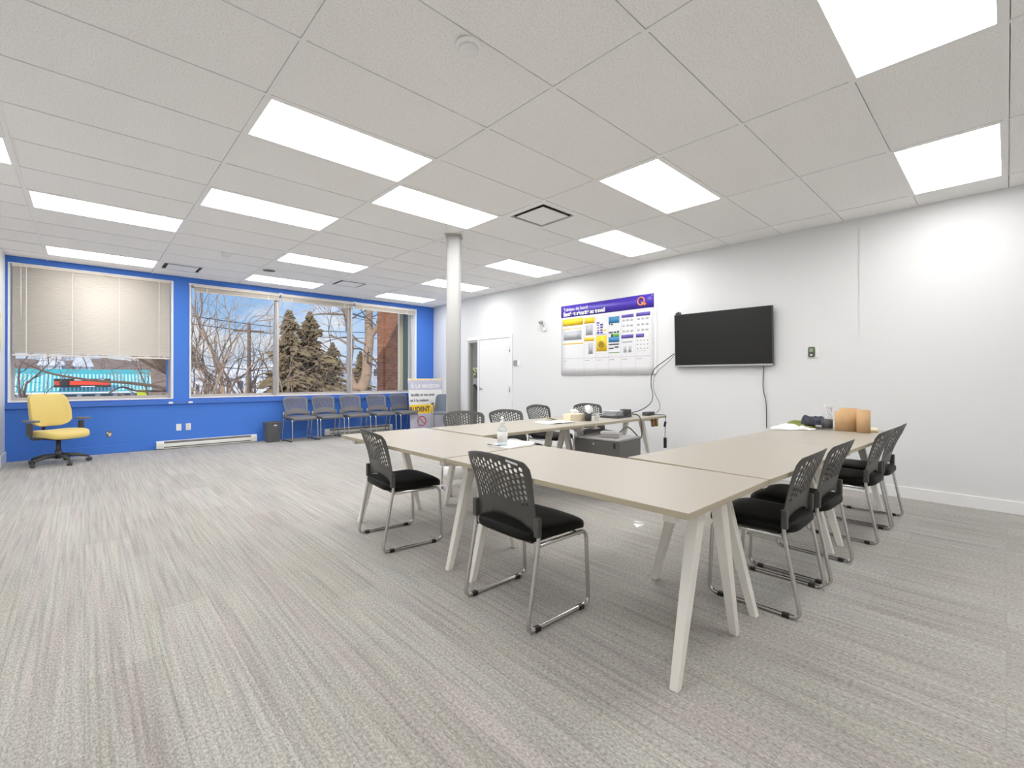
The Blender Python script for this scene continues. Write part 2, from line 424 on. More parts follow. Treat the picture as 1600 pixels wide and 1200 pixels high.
# door and sidelight
D0, D1_, D2 = 6.60, 7.555, 7.96
dr = st(MB().bx((RX-.02, 6.54, 0), (RX+.13, D0, 2.06)).bx((RX-.02, D0, 2.0), (RX+.13, D2, 2.06)).bx((RX-.02, D1_, 0), (RX+.13, D1_+.06, 2.0)).build('door_1', 'trim', bevel=.003))
MB().bx((RX-.012, D0+.006, .008), (RX+.032, D1_-.006, 1.992)).build('door_leaf', 'door', dr, bevel=.003)
hd = MB(); hd.T = Matrix.Translation((RX-.012, 7.49, .98)) @ Matrix.Rotation(-PI/2, 4, 'Y')
hd.lathe([(.026, 0), (.026, .008), (.011, .012), (.011, .04)], 16)
hd.T = None; hd.tube([(RX-.052, 7.49, .98), (RX-.056, 7.44, .98), (RX-.056, 7.385, .978)], .009, 8)
hd.build('lever_handle', 'steel', dr)
MB().bx((RX-.0135, 7.53, .94), (RX+.0, 7.552, 1.02)).build('latch_plate', 'steel', dr)
for z in (.98, 1.765): MB().tube([(RX-.021, D0+.002, z-.055), (RX-.021, D0+.002, z+.055)], .011, 8).bx((RX-.0145, D0+.004, z-.05), (RX-.011, D0+.035, z+.05)).build('hinge', 'steel', dr)
sl = st(MB().bx((RX-.01, D2-.05, 0), (RX+.10, D2, 2.0)).bx((RX-.01, D1_+.06, 1.95), (RX+.10, D2-.05, 2.0)).bx((RX-.01, D1_+.06, 0), (RX+.10, D2-.05, .10)).build('window_3', 'alum', bevel=.003))
MB().bx((RX+.02, D1_+.06, .1), (RX+.028, D2-.05, 1.95)).build('glass_pane', 'hallpane', sl)
# things in the hall
o = thing('waiting_counter', 'dark grey panel with black rail seen through the sidelight', 'cabinet', (7.05, 8.9, 0))
MB().bx((-.35, -.18, 0), (.35, .18, 1.0)).build('body', 'greydev', o, bevel=.01)
MB().box((-.05, -.2, .85), (.05, .04, .5), R=Matrix.Rotation(-.7, 3, 'Y')).build('rail', 'black', o)
o = thing('flower_vase', 'white vase of pale yellow flowers behind the sidelight glass', 'vase', (6.98, 8.82, 1.0))
MB().lathe([(.045, 0), (.065, .06), (.05, .16), (.035, .2)], 18).build('vase', 'paper', o)
fm = MB(); rnd = random.Random(3)
for k in range(22):
    a = rnd.uniform(0, 2*PI); r = rnd.uniform(.02, .16); z = rnd.uniform(.27, .45)
    fm.tube([(0, 0, .15), (r*math.cos(a)*.6, r*math.sin(a)*.6, z*.75), (r*math.cos(a), r*math.sin(a), z)], .004, 5, 0)
    fm.sq((r*math.cos(a), r*math.sin(a), z), (.035, .035, .025), 1, 1, 8, 5, 1 if k % 3 else 2)
fm.build('flowers', ['plantgreen', 'cream_paper', 'plantgreen'], o)
hl = bpy.data.lights.new('hall fill light', 'AREA'); hl.energy = 60; hl.shape = 'RECTANGLE'; hl.size = .6; hl.size_y = 1.2
ho = bpy.data.objects.new('hall_fill_light', hl); C.objects.link(ho); ho.location = (7.4, 8.8, H-.03)  # unseen area light added to brighten the hall behind the sidelight

# ------------------------------------------------------------------ column
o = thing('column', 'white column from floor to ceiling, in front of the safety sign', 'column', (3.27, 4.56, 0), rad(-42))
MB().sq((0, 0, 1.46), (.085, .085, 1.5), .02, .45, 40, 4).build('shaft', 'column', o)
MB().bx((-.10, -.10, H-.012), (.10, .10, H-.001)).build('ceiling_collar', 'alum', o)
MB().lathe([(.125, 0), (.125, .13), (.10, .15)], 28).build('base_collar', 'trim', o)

# ------------------------------------------------------------------ ceiling lights, vents, detectors
def light_proto(label):
    t = thing('ceiling_light', label, 'light', group='recessed ceiling light panels')
    lx, ly = 1.22-.024, .61-.024; f = MB(); k = .018
    f.bx((0, 0, -.004), (lx, k, .02)); f.bx((0, ly-k, -.004), (lx, ly, .02)); f.bx((0, k, -.004), (k, ly-k, .02)); f.bx((lx-k, k, -.004), (lx, ly-k, .02))
    f.bx((0, 0, .03), (lx, ly, .10))
    f.build('frame', 'grid', t)
    MB().bx((k, k, .004), (lx-k, ly-k, .012)).build('diffuser', 'lamp', t)
    return t
LL = {(5,0): 'largest lit ceiling panel, above the open carpet left of the air vent', (4,1): 'lit ceiling panel right beside the square vent, in front of the column',
      (5,3): 'lit ceiling panel two rows behind the largest one, left of the column', (6,5): 'lit ceiling panel at left, second row in front of the lowered beige blind',
      (3,-2): 'lit ceiling panel right of the vent beside the column, towards the television', (2,0): 'lit ceiling panel directly above the purple-headed wall board',
      (2,-5): 'lit ceiling panel against the right wall, near the right edge of the photo', (4,-5): 'lit ceiling panel cut by the top edge of the photo, at right',
      (2,3): 'lit ceiling panel above the small wall sensor, left of the wall board', (4,6): 'lit ceiling panel just right of the two round ceiling fixtures',
      (6,9): 'lit ceiling panel just above the lowered beige blind', (4,9): 'lit ceiling panel just above the middle of the wide window',
      (2,6): 'lit ceiling panel partly hidden by the column', (2,9): 'faint lit ceiling panel in the far corner above the brick pier', (7,3): 'lit ceiling panel cut off by the left edge of the photo'}
lp = None
for a, b in LIGHTS:
    loc = (GX(a)+.012, GY(b)+.012, H+.004)
    if lp is None: lp = light_proto(LL[(a, b)]); lp.location = loc
    else: dup(lp, LL[(a, b)], loc)
for a, b in BACK_FILL:
    c = copy_tree(lp); c.location = (GX(a)+.012, GY(b)+.012, H+.004)
    for k in ('label', 'category', 'group'): del c[k]
    c['kind'] = 'structure'
vp = thing('ceiling_vent', 'square white air vent with dark gaps, beside the column lights', 'vent', group='square ceiling air vents')
q = .586; v = MB()
v.bx((0, 0, 0), (q, .05, .02)); v.bx((0, q-.05, 0), (q, q, .02)); v.bx((0, .05, 0), (.05, q-.05, .02)); v.bx((q-.05, .05, 0), (q, q-.05, .02))
v.build('frame', 'grid', vp)
MB().bx((0, 0, .05), (q, q, .09)).bx((.0, 0, .02), (.02, q, .05)).bx((q-.02, 0, .02), (q, q, .05)).bx((.02, 0, .02), (q-.02, .02, .05)).bx((.02, q-.02, .02), (q-.02, q, .05)).build('backing', 'slot', vp)
MB().bx((.10, .10, -.004), (q-.10, q-.10, .004)).bx((q/2-.01, q/2-.01, .004), (q/2+.01, q/2+.01, .05)).build('plaque', 'grid', vp, bevel=.003)
VL = ['square white air vent with dark gaps, in front of the column', 'square white air vent above the gap between the two windows', 'square white air vent above the wide window, near the right mullion']
for k, (a, b, _) in enumerate(DIFF):
    loc = (GX(a)+.012, GY(b)+.012, H+.001)
    if k == 0: vp.location = loc; vp['label'] = VL[0]
    else: dup(vp, VL[k], loc)
def detector(label, x, y):
    o = thing('smoke_detector', label, 'smoke detector', (x, y, H), group='round smoke detectors')
    MB().lathe([(.065, 0), (.065, -.012), (.055, -.02)][::-1], 24).build('base', 'grid', o)
    MB().lathe([(.05, -.02), (.047, -.038), (.03, -.05), (.0, -.052)][::-1], 24).build('cap', 'trim', o)
detector('white smoke detector above the carpet in front of the wide window', 1.44, 7.4)
detector('white smoke detector at the top edge of the photo, nearest to the viewer', 1.443, 1.887)
o = thing('ceiling_speaker', 'flat round grey ceiling disc near the wide window', 'speaker', (2.15, 8.02, H))
MB().lathe([(.11, 0), (.11, -.008), (.095, -.012)][::-1], 28).build('ring', 'grid', o); MB().lathe([(.093, -.013), (.0, -.018)][::-1], 28).build('grille', 'slot', o)

# ------------------------------------------------------------------ tables
def make_table(label, group='white meeting tables'):
    L, Wd, Ht, T = 1.5, .80, .73, .025
    t = thing('meeting_table', label, 'table', group=group)
    tt = MB().bx((-L/2, -Wd/2, Ht-T), (L/2, Wd/2, Ht)); tt.m = [1, 0, 1, 1, 1, 1]
    tt.build('tabletop', ['top', 'edge'], t, bevel=.002)
    for sx in (-1, 1):
        x = sx*(L/2-.11)
        f = MB().bx((x-.025, -Wd/2+.06, Ht-T-.045), (x+.025, Wd/2-.06, Ht-T))
        f.build('crossbar', 'cream', t, bevel=.003)
        for sy in (-1, 1):
            MB().taper((x, sy*.105, Ht-T-.045), (x, sy*.285, 0), (.05, .066), (.035, .036)).build('leg', 'cream', t, bevel=.003)
    for sy in (-1, 1): MB().bx((-L/2+.14, sy*.16-.02, Ht-T-.04), (L/2-.14, sy*.16+.02, Ht-T)).build('rail', 'cream', t)
    return t
TB = [('cream meeting table nearest the viewer, at the corner of the U', 1.965, 1.515, PI/2),
      ('cream meeting table at the left end, nearest the window chairs', 1.965, 3.030, PI/2),
      ('cream meeting table of the back row, against the left-hand table', 3.155, 3.345, 0),
      ('cream meeting table of the back row under the wall board and cables', 4.662, 3.345, 0),
      ('cream meeting table with the near pair of the four right-hand chairs', 3.147, 1.135, rad(-2.2)),
      ('cream meeting table carrying the cardboard rolls and clothes', 4.650, 1.077, rad(-2.2))]
tp = None
for lab, x, y, r in TB:
    if tp is None: tp = make_table(lab); tp.location = (x, y, 0); tp.rotation_euler = (0, 0, r)
    else: dup(tp, lab, (x, y, 0), r)
TZ = .73

# ------------------------------------------------------------------ sled chairs
def shell_pt(u, v):
    zb = .437+.062*(1-abs(u)**2.4); zt = .803+.033*(1-u*u)
    au = abs(u)
    if au > .88: zt -= .030*((au-.88)/.12)**2.2
    z = zb+(zt-zb)*v
    k = max(0, (z-.50)/.34)
    hw = .236-.014*math.sin(min(1, max(0, (z-.44)/.3))*PI)+.004*k
    y = -.145-.040*k-.05*k*k-.046*(1-u*u)*min(1, .25+k)
    return Vector((u*hw, y, z))
def make_shell(parent, m, nc=14, nr=12):
    mb = MB(); hu = .86
    cols = [-1, -.965, -.92]+[-hu+2*hu*i/nc for i in range(nc+1)][0:]+[.92, .965, 1]
    vid = {}
    def V(u, v):
        k = (round(u, 5), round(v, 5))
        if k not in vid: vid[k] = len(mb.v); mb.v.append(tuple(shell_pt(u, v)))
        return vid[k]
    def face(ids): mb.f.append(ids); mb.m.append(0); mb.s.append(True)
    for ci in range(len(cols)-1):
        u0, u1 = cols[ci], cols[ci+1]; um = (u0+u1)/2
        off = ci % 2
        bd = [0]+([ (k+.5)/nr for k in range(nr)] if off else [k/nr for k in range(1, nr)])+[1]
        for bi in range(len(bd)-1):
            v0, v1 = bd[bi], bd[bi+1]; full = abs((v1-v0)-1/nr) < 1e-6; vm = (v0+v1)/2
            c = shell_pt(um, vm)
            hole = full and 3 <= ci < len(cols)-4 and v1 < .93 and c.z > .560+.045*(1-um*um) and abs(um) < .87
            lft = [v0, vm, v1] if full else [v0, v1]
            ring = [V(u0, v) for v in lft[::-1]]+[V(um, v0)]+[V(u1, v) for v in lft]+[V(um, v1)]
            if hole:
                du = (u1-u0)*.29; dv = (v1-v0)*.40; dv2 = dv*.72
                inn = [V(um-du, vm+dv2), V(um-du, vm), V(um-du, vm-dv2), V(um, vm-dv), V(um+du, vm-dv2), V(um+du, vm), V(um+du, vm+dv2), V(um, vm+dv)]
                for k in range(8): face([ring[k], ring[(k+1) % 8], inn[(k+1) % 8], inn[k]])
            else: face(ring)
    o = mb.build('backrest', m, parent)
    sd = o.modifiers.new('thickness', 'SOLIDIFY'); sd.thickness = .0032; sd.offset = 0
    return o
def make_chair(label, group, sm='shell', seatm='seat'):
    t = thing('stacking_chair', label, 'chair', group=group)
    def sf(q):
        d = q.copy(); k = max(0, (q.y-.10)/.12); d.z -= .022*k*k
        if q.z > 0: d.z += .010*(1-(q.x/.235)**2) - .012*math.exp(-((q.y+.03)/.12)**2)*(1-(q.x/.235)**2)
        d.x *= 1-.07*max(0, -q.y/.2); return d
    MB().sq((0, .025, .436), (.236, .225, .032), .45, .32, 40, 14, 0, sf).build('seat', seatm, t)
    MB().bx((-.19, -.15, .398), (.19, .18, .412)).build('seat_pan', 'black', t)
    make_shell(t, sm)
    for s in (-1, 1):
        x = s*.245
        p = fillet([(x, -.152, .535), (x, -.155, .42), (x, -.232, .012), (x, .222, .012), (x*.985, .205, .402), (x*.985, -.148, .402)], .045, 6)
        MB().tube(p, .0105, 10).build('sled_frame', 'chrome', t)
        MB().box((x*.985, -.158, .492), (.032, .030, .098)).build('bracket', sm, t, bevel=.006)
        for y in (-.165, .155): MB().box((x, y, .011), (.027, .034, .022)).build('glide', 'black', t, bevel=.003)
    MB().tube([(-.245, .15, .395), (.245, .15, .395)], .009, 8).tube([(-.245, -.12, .398), (.245, -.12, .398)], .009, 8).build('crossbar', 'chrome', t)
    return t
G1 = 'perforated black chairs around the tables'
cp = make_chair('perforated black chair nearest the viewer, small white sticker on its back', G1)
cp.location = (1.752, 1.768, 0); cp.rotation_euler = (0, 0, rad(-90-1))
sb = MB(); sb.box((0, 0, 0), (.046, .0025, .018)); stk = None
CH = [('perforated black chair at the left-hand table, nearest the open carpet', 1.748, 3.125, rad(-90-6)),
      ('perforated black chair nearest the viewer of the four at the right, beside the corner legs', 2.843, .930, rad(1)),
      ('second perforated black chair from the viewer along the right-hand tables', 3.420, .915, rad(-1)),
      ('third perforated black chair from the viewer along the right-hand tables', 4.440, .855, rad(-1)),
      ('farthest perforated black chair along the right-hand tables, nearest the baseboard', 4.975, .845, rad(0)),
      ('perforated black chair behind the back row, just right of the column', 3.02, 3.93, rad(180-22)),
      ('perforated black chair behind the back row, in front of the white door', 3.60, 3.80, rad(180-8)),
      ('perforated black chair pulled back from the back row, under the wall sensor', 4.60, 4.20, rad(180+2)),
      ('perforated black chair behind the tissue box and black cup', 5.32, 3.98, rad(180-20))]
for lab, x, y, r in CH: dup(cp, lab, (x, y, 0), r)
# sticker only on the nearest chair's back
p0 = shell_pt(-.62, .93); sb2 = MB(); 
for k in range(2):
    pass
stq = [shell_pt(u, v)+Vector((0, -.0045, 0)) for u, v in ((.78, .925), (.52, .932), (.52, .968), (.78, .955))]
MB().add(stq+[q+Vector((0, -.001, 0)) for q in stq], [(3,2,1,0),(4,5,6,7),(0,1,5,4),(1,2,6,5),(2,3,7,6),(3,0,4,7)]).build('sticker', 'paper', cp)
G2 = 'grey perforated chairs in a row under the window'
M['seat_skylit'] = mat('black vinyl with painted sheen', (.15, .15, .155), .35)  # black seat with window sheen painted in as a lighter grey
gp = make_chair('sky-lightened perforated chair at the left end of the row, beside the waste bin', G2, 'shell_skylit', 'seat_skylit')
gp.location = (3.03, 9.24, 0); gp.rotation_euler = (0, 0, rad(180+7))
for lab, x, y, r in [('sky-lightened perforated chair under the window, second from the waste bin', 3.56, 9.25, 5),
                     ('middle one of the five sky-lightened perforated chairs under the window', 4.12, 9.25, 4),
                     ('sky-lightened perforated chair under the window, fourth from the waste bin', 4.71, 9.25, 4),
                     ('sky-lightened perforated chair at the right end of the row, beside the sign', 5.25, 9.22, 8)]:
    dup(gp, lab, (x, y, 0), rad(180+r))

# ------------------------------------------------------------------ yellow task chair
o = thing('task_chair', 'mustard yellow office chair with black armrests and castor base', 'chair', (-.27, 8.98, 0), rad(180+33))
def bk(q):
    d = q.copy(); k = (q.z+.22)/.44
    d.x *= 1.06-.24*max(0, k-.35)-.05*(1-k)
    if k < .25: d.x *= 1-.35*((.25-k)/.25)**2
    d.y += .06*(q.x/.22)**2 - .10*k + .03*math.sin(k*PI); return d
MB().sq((0, -.20, .745), (.235, .042, .225), .28, .30, 40, 18, 0, lambda q: bk(q)).build('backrest', 'yellow', o)
def st_(q):
    d = q.copy(); k = max(0, (q.y-.05)/.2); d.z -= .035*k*k; d.x *= 1+.06*(q.y/.25)
    if q.z > 0: d.z += .02*(abs(q.x)/.25)**2
    return d
MB().sq((0, .04, .425), (.25, .255, .05), .5, .55, 40, 14, 0, st_).build('seat', 'yellow', o)
MB().bx((-.09, -.14, .335), (.09, .12, .385)).bx((-.03, -.26, .34), (.03, -.1, .37)).tube(fillet([(0, -.25, .355), (0, -.30, .37), (0, -.275, .62)], .05), .018, 8).build('mechanism', 'black', o, bevel=.006)
MB().tube([(-.1, -.05, .35), (-.28, -.06, .335)], .007, 8).box((-.29, -.06, .335), (.05, .025, .012)).build('lever', 'dark', o)
for s in (-1, 1):
    MB().tube(fillet([(s*.12, -.04, .37), (s*.285, -.04, .365), (s*.30, -.04, .58)], .05), [.016]*3+[.019]*10 if False else .018, 8).box((s*.298, -.04, .50), (.045, .06, .16)).build('arm_post', 'frame', o, bevel=.006)
    MB().sq((s*.298, -.01, .612), (.045, .125, .017), .5, .5, 24, 8).build('arm_pad', 'armtop', o)
MB().tube([(0, 0, .10), (0, 0, .34)], .026, 12).tube([(0, 0, .07), (0, 0, .2)], .035, 12).build('gas_lift', 'frame', o)
bs = MB(); ang = [rad(-68-213+72*k) for k in range(5)]
for a in ang:
    bs.tube([(.03*math.cos(a), .03*math.sin(a), .115), (.17*math.cos(a), .17*math.sin(a), .115), (.31*math.cos(a), .31*math.sin(a), .075)], [.03, .024, .016], 8)
bs.build('star_base', 'frame', o)
for a in ang:
    c = MB(); px, py = .315*math.cos(a), .315*math.sin(a)
    c.T = Matrix.Translation((px, py, .028)) @ Matrix.Rotation(a+1.0, 4, 'Z') @ Matrix.Rotation(PI/2, 4, 'Y')
    c.lathe([(.028, -.026), (.028, -.008), (.02, -.006), (.02, .006), (.028, .008), (.028, .026)], 16)
    c.T = None; c.tube([(px, py, .03), (px, py, .075)], .008, 8); c.build('castor', 'dark', o)

# ------------------------------------------------------------------ grey armchair behind the column
o = thing('armchair', 'blue-grey plastic armchair half hidden behind the column', 'chair', (5.83, 8.45, 0), rad(180-38))
def bk2(q):
    d = q.copy(); k = (q.z+.2)/.4; d.x *= 1.05-.18*k; d.y += .09*(q.x/.22)**2-.07*k; return d
M['bluegrey'] = mat('blue grey plastic', srgb(112, 120, 136), .45)
MB().sq((0, -.20, .63), (.24, .022, .205), .3, .3, 32, 12, 0, bk2).build('backrest', 'bluegrey', o)
MB().sq((0, .03, .44), (.245, .24, .028), .4, .35, 32, 10).build('seat', 'bluegrey', o)
for s in (-1, 1):
    MB().tube(fillet([(s*.25, -.24, .012), (s*.265, -.19, .60), (s*.275, .17, .62), (s*.265, .22, .012)], .05), .012, 8).build('side_frame', 'chrome', o)
    MB().sq((s*.272, -.01, .637), (.028, .15, .016), .5, .4, 20, 8).build('arm_pad', 'dark', o)
MB().tube([(-.26, .1, .405), (.26, .1, .405)], .011, 8).tube([(-.26, -.1, .405), (.26, -.1, .405)], .011, 8).build('crossbar', 'chrome', o)

# ------------------------------------------------------------------ waste bin, heaters, outlets
o = thing('waste_bin', 'dark grey plastic waste bin on the floor by the row of grey chairs', 'bin', (2.565, 9.36, 0), rad(4))
b = MB(); n = 0
def ringbox(w, d, z): return [(-w/2,-d/2,z),(w/2,-d/2,z),(w/2,d/2,z),(-w/2,d/2,z)]
vs = ringbox(.20,.17,0)+ringbox(.255,.225,.36)+ringbox(.235,.205,.36)+ringbox(.185,.155,.01)
fs = [(3,2,1,0),(12,13,14,15)]
for k in range(3):
    for i in range(4): fs.append((k*4+i, k*4+(i+1) % 4, (k+1)*4+(i+1) % 4, (k+1)*4+i))
b.add(vs, fs).build('body', 'bin', o, bevel=.006)
r = MB(); 
for x in (-.132, .132): r.box((x, 0, .362), (.014, .245, .018))
for y in (-.117, .117): r.box((0, y, .362), (.25, .014, .018))
r.build('rim', 'bin', o, bevel=.004)
MB().box((.02, -.1165, .315), (.05, .002, .02), R=Matrix.Rotation(-.076, 3, 'X')).build('sticker', 'paper', o)
def heater(label, x0, x1):
    o = thing('baseboard_heater', label, 'heater', (x0, WY, 0), group='white baseboard heaters'); L = x1-x0
    prof = [(-.018, .012), (-.08, .012), (-.085, .02), (-.085, .105), (-.06, .135), (-.018, .14)]
    MB().prism(prof, 0, .10, 'x').prism(prof, L-.10, L, 'x').build('end_cap', 'heater', o, bevel=.003)
    MB().prism([(-.018, .03), (-.078, .03), (-.078, .112), (-.055, .13), (-.018, .13)], .10, L-.10, 'x').build('core', 'slot', o)
    MB().prism([(-.084, .045), (-.090, .045), (-.090, .09), (-.084, .098)], .10, L-.10, 'x').prism([(-.06, .134), (-.018, .14), (-.018, .132), (-.055, .128)], .10, L-.10, 'x').prism([(-.02, .012), (-.084, .012), (-.084, .026), (-.02, .026)], .1, L-.1, 'x').build('front_panel', 'heater', o)
    return o
heater('long white baseboard heater on the blue wall, left of the waste bin', .865, 2.36)
heater('white baseboard heater behind the row of grey chairs', 3.62, 5.15)
def plate(label, name, cat, x, z, sock):
    o = thing(name, label, cat, (x, WY, z), group='white wall plates on the blue wall')
    MB().bx((-.036, -.007, -.057), (.036, 0, .057)).build('plate', 'trim', o, bevel=.002)
    if sock:
        for s in (-1, 1): MB().sq((0, -.007, s*.021), (.017, .003, .015), .3, .6, 20, 6).build('socket', 'kraftbox', o)
    else: MB().tube([(0, -.006, .04), (0, -.009, .04)], .003, 8).tube([(0, -.006, -.04), (0, -.009, -.04)], .003, 8).build('screws', 'silver', o)
plate('white blank wall plate on the blue wall, left of the socket', 'blank_plate', 'wall plate', 1.174, .352, False)
plate('white double power socket on the blue wall above the heater', 'power_socket', 'socket', 1.309, .352, True)
o = thing('open_socket_box', 'uncovered socket box on the blue wall beside the yellow chair', 'socket', (.276, WY, .31))
MB().bx((-.03, -.004, -.045), (.03, 0, .045)).build('box_rim', 'slot', o)
MB().box((.012, -.008, -.012), (.028, .012, .05), R=Matrix.Rotation(.3, 3, 'Y')).box((-.014, -.008, .012), (.018, .01, .035), R=Matrix.Rotation(-.4, 3, 'Y')).build('wires', 'kraftbox', o)

# ------------------------------------------------------------------ blinds
o = thing('venetian_blind', 'beige venetian blind lowered over the left window', 'blind', (W1[0], WY, 0), group='beige venetian blinds')
bw = W1[1]-W1[0]
MB().bx((.035, -.035, 2.785), (bw-.035, .015, 2.822)).build('headrail', 'blind', o, bevel=.003)
s = MB(); z = 2.775; R = Matrix.Rotation(rad(72), 3, 'X')
while z > 1.54:
    vs = []
    for x in (.04, bw-.04):
        for k in range(5):
            t = (k-2)/2; p = R @ Vector((0, t*.0125, .0025*(1-t*t))); vs.append((x, p.y-.01, z+p.z))
    s.add(vs, [(k, k+1, k+6, k+5) for k in range(4)], 0, True); z -= .0225
so = s.build('slats', 'blind', o); so['kind'] = 'stuff'
md = so.modifiers.new('t', 'SOLIDIFY'); md.thickness = .0008
MB().bx((.038, -.024, 1.508), (bw-.038, .004, 1.534)).build('bottom_rail', 'blind', o, bevel=.003)
for x in (.18, .66, 1.2, 1.7): MB().bx((x-.004, -.0245, 1.53), (x+.004, -.0235, 2.79)).build('ladder_tape', 'trim', o)
MB().tube([(.125, -.045, 2.78), (.13, -.05, 2.0)], .004, 6).build('tilt_wand', 'trim', o)
MB().bx((bw-.075, .07, .95), (bw-.055, .09, 1.5)).build('pull_cord', 'blue', o)
def raised(label, x0, x1):
    o = thing('venetian_blind', label, 'blind', (x0, WY, 0), group='beige venetian blinds'); L = x1-x0
    MB().bx((.0, -.045, 2.775), (L, .012, 2.822)).build('headrail', 'blind', o, bevel=.003)
    s = MB()
    for k in range(14): s.bx((.015, -.03, 2.768-k*.0042), (L-.015, .006, 2.7705-k*.0042))
    s.build('stacked_slats', 'blind', o)
    MB().bx((.012, -.032, 2.694), (L-.012, .008, 2.709)).build('bottom_rail', 'blind', o, bevel=.002)
    for x in (.2, L-.2): MB().bx((x-.006, -.034, 2.692), (x+.006, -.031, 2.775)).build('ladder_tape', 'trim', o)
    MB().tube([(L-.12, -.05, 2.78), (L-.12, -.05, 2.1)], .003, 6).build('pull_cord', 'trim', o)
raised('raised beige blind over the left pane of the wide window', 1.375, 2.765)
raised('raised beige blind over the middle pane of the wide window', 2.79, 4.245)
raised('raised beige blind over the right pane of the wide window, near the brick', 4.27, 5.76)
for lab, x, z in [('white blind bracket at the top left corner of the wide window', 1.335, 2.815), ('small white clip under the left corner of the wide window', 1.335, .775),
                  ('small white clip under the right corner of the left window', 1.06, .775), ('white blind bracket above the left mullion', 2.778, 2.825), ('white blind bracket above the right mullion', 4.258, 2.825)]:
    tag(MB().bx((x-.03, WY-.052 if z > 1 else WY-.042, z-.016), (x+.03, WY-.0455 if z > 1 else WY-.0305, z+.016)).build('blind_bracket', 'trim', bevel=.002), lab, 'bracket', 'white blind brackets')

# ------------------------------------------------------------------ standing sign
o = thing('standing_sign', 'white and yellow safety sign standing by the blue wall behind the column', 'sign', (5.33, 9.06, 0), rad(0))
lean = Matrix.Rotation(rad(-6), 4, 'X')
sgw, sgh = .90, 1.19
M0 = MB(); M0.T = lean; M0.bx((0, 0, .01), (sgw, .012, sgh)).build('board', 'paper', o)
def sgn(name, x0, x1, z0, z1, m, d=.002):
    q = MB(); q.T = lean; q.bx((x0, -d, z0), (x1, -.0002, z1)); return q.build(name, m, o)
sgn('header', 0, sgw, .93, 1.15, 'lav', .0015); sgn('yellow_band', 0, sgw-.01, .39, .59, 'yprint')
sgn('footer', 0, sgw, .01, .385, 'lav', .001)
hz = MB(); hz.T = lean
for k in range(14): hz.prism([(.02+k*.064, 1.15), (.05+k*.064, 1.15), (.075+k*.064, 1.185), (.045+k*.064, 1.185)], -.0015, -.0002, 'y')
hz.build('hazard_stripe', 'yprint', o)
T = lambda x, z: lean @ onF(x, z, -.0025)
text('À LA MAISON', .125, T(.06, .975), 'paper', 'lettering', o, .004)
text('famille et vos amis', .085, T(.05, .79), 'darkprint', 'lettering', o, .002)
text('et à la maison', .085, T(.03, .665), 'darkprint', 'lettering', o, .002)
text('RUDENT', .155, T(-.0, .435), 'darkprint', 'lettering', o, .005, sx=.86)
rg = MB(); rg.T = lean @ Matrix.Translation((.30, -.003, .22)) @ Matrix.Rotation(PI/2, 4, 'X')
rg.tube([(.105*math.cos(2*PI*k/32), .105*math.sin(2*PI*k/32), 0) for k in range(32)], .011, 6, closed=True); rg.tube([(-.07, .07, 0), (.07, -.07, 0)], .009, 6)
rg.build('prohibition_symbol', 'redprint', o)
dk = MB(); dk.T = lean
dk.bx((.26, -.002, .16), (.34, -.0012, .27)); 
for k in range(3): dk.bx((.47, -.002, .16+k*.05), (.64-.03*(k % 2), -.0012, .175+k*.05)); dk.bx((.03, -.002, .2+k*.05), (.11, -.0012, .215+k*.05))
dk.build('small_print', 'greyprint', o)
MB().taper((.2, .145, 1.05), (.2, .34, 0), (.03, .015), (.03, .015)).build('easel_leg', 'black', o); MB().taper((.7, .145, 1.05), (.7, .34, 0), (.03, .015), (.03, .015)).build('easel_leg', 'black', o)

# ------------------------------------------------------------------ wall board (safety dashboard)
BX = RX-.012; by0, by1, bz0, bz1 = 5.285, 3.505, 1.253, 2.45
o = thing('wall_board', 'large printed safety board with a purple header on the right wall', 'board', (BX, by0, bz0))
bw_, bh = by0-by1, bz1-bz0
def wr(s_, t_):       # gentle waviness of the hanging sheet
    return .004*math.sin(s_*5.1+.4)+.003*math.sin(t_*7+s_*3)
def patch(name, rects, m, d):
    mb = MB()
    for x0, x1, z0, z1 in rects:
        nx = max(1, int((x1-x0)/.12)); nz = max(1, int((z1-z0)/.12)); vs = []; fs = []
        for i in range(nx+1):
            for j in range(nz+1):
                a = x0+(x1-x0)*i/nx; c = z0+(z1-z0)*j/nz; vs.append((-wr(a, c)-d, -a, c))
        for i in range(nx):
            for j in range(nz): fs.append((i*(nz+1)+j, (i+1)*(nz+1)+j, (i+1)*(nz+1)+j+1, i*(nz+1)+j+1))
        mb.add(vs, fs, 0, True)
    q = mb.build(name, m, o); sd = q.modifiers.new('t', 'SOLIDIFY'); sd.thickness = .0012; sd.offset = 0
    return q
patch('sheet', [(0, bw_, 0, bh)], 'sheet', 0)
patch('header', [(0.0, bw_, bh-.205, bh-.004)], 'purple', .0016)
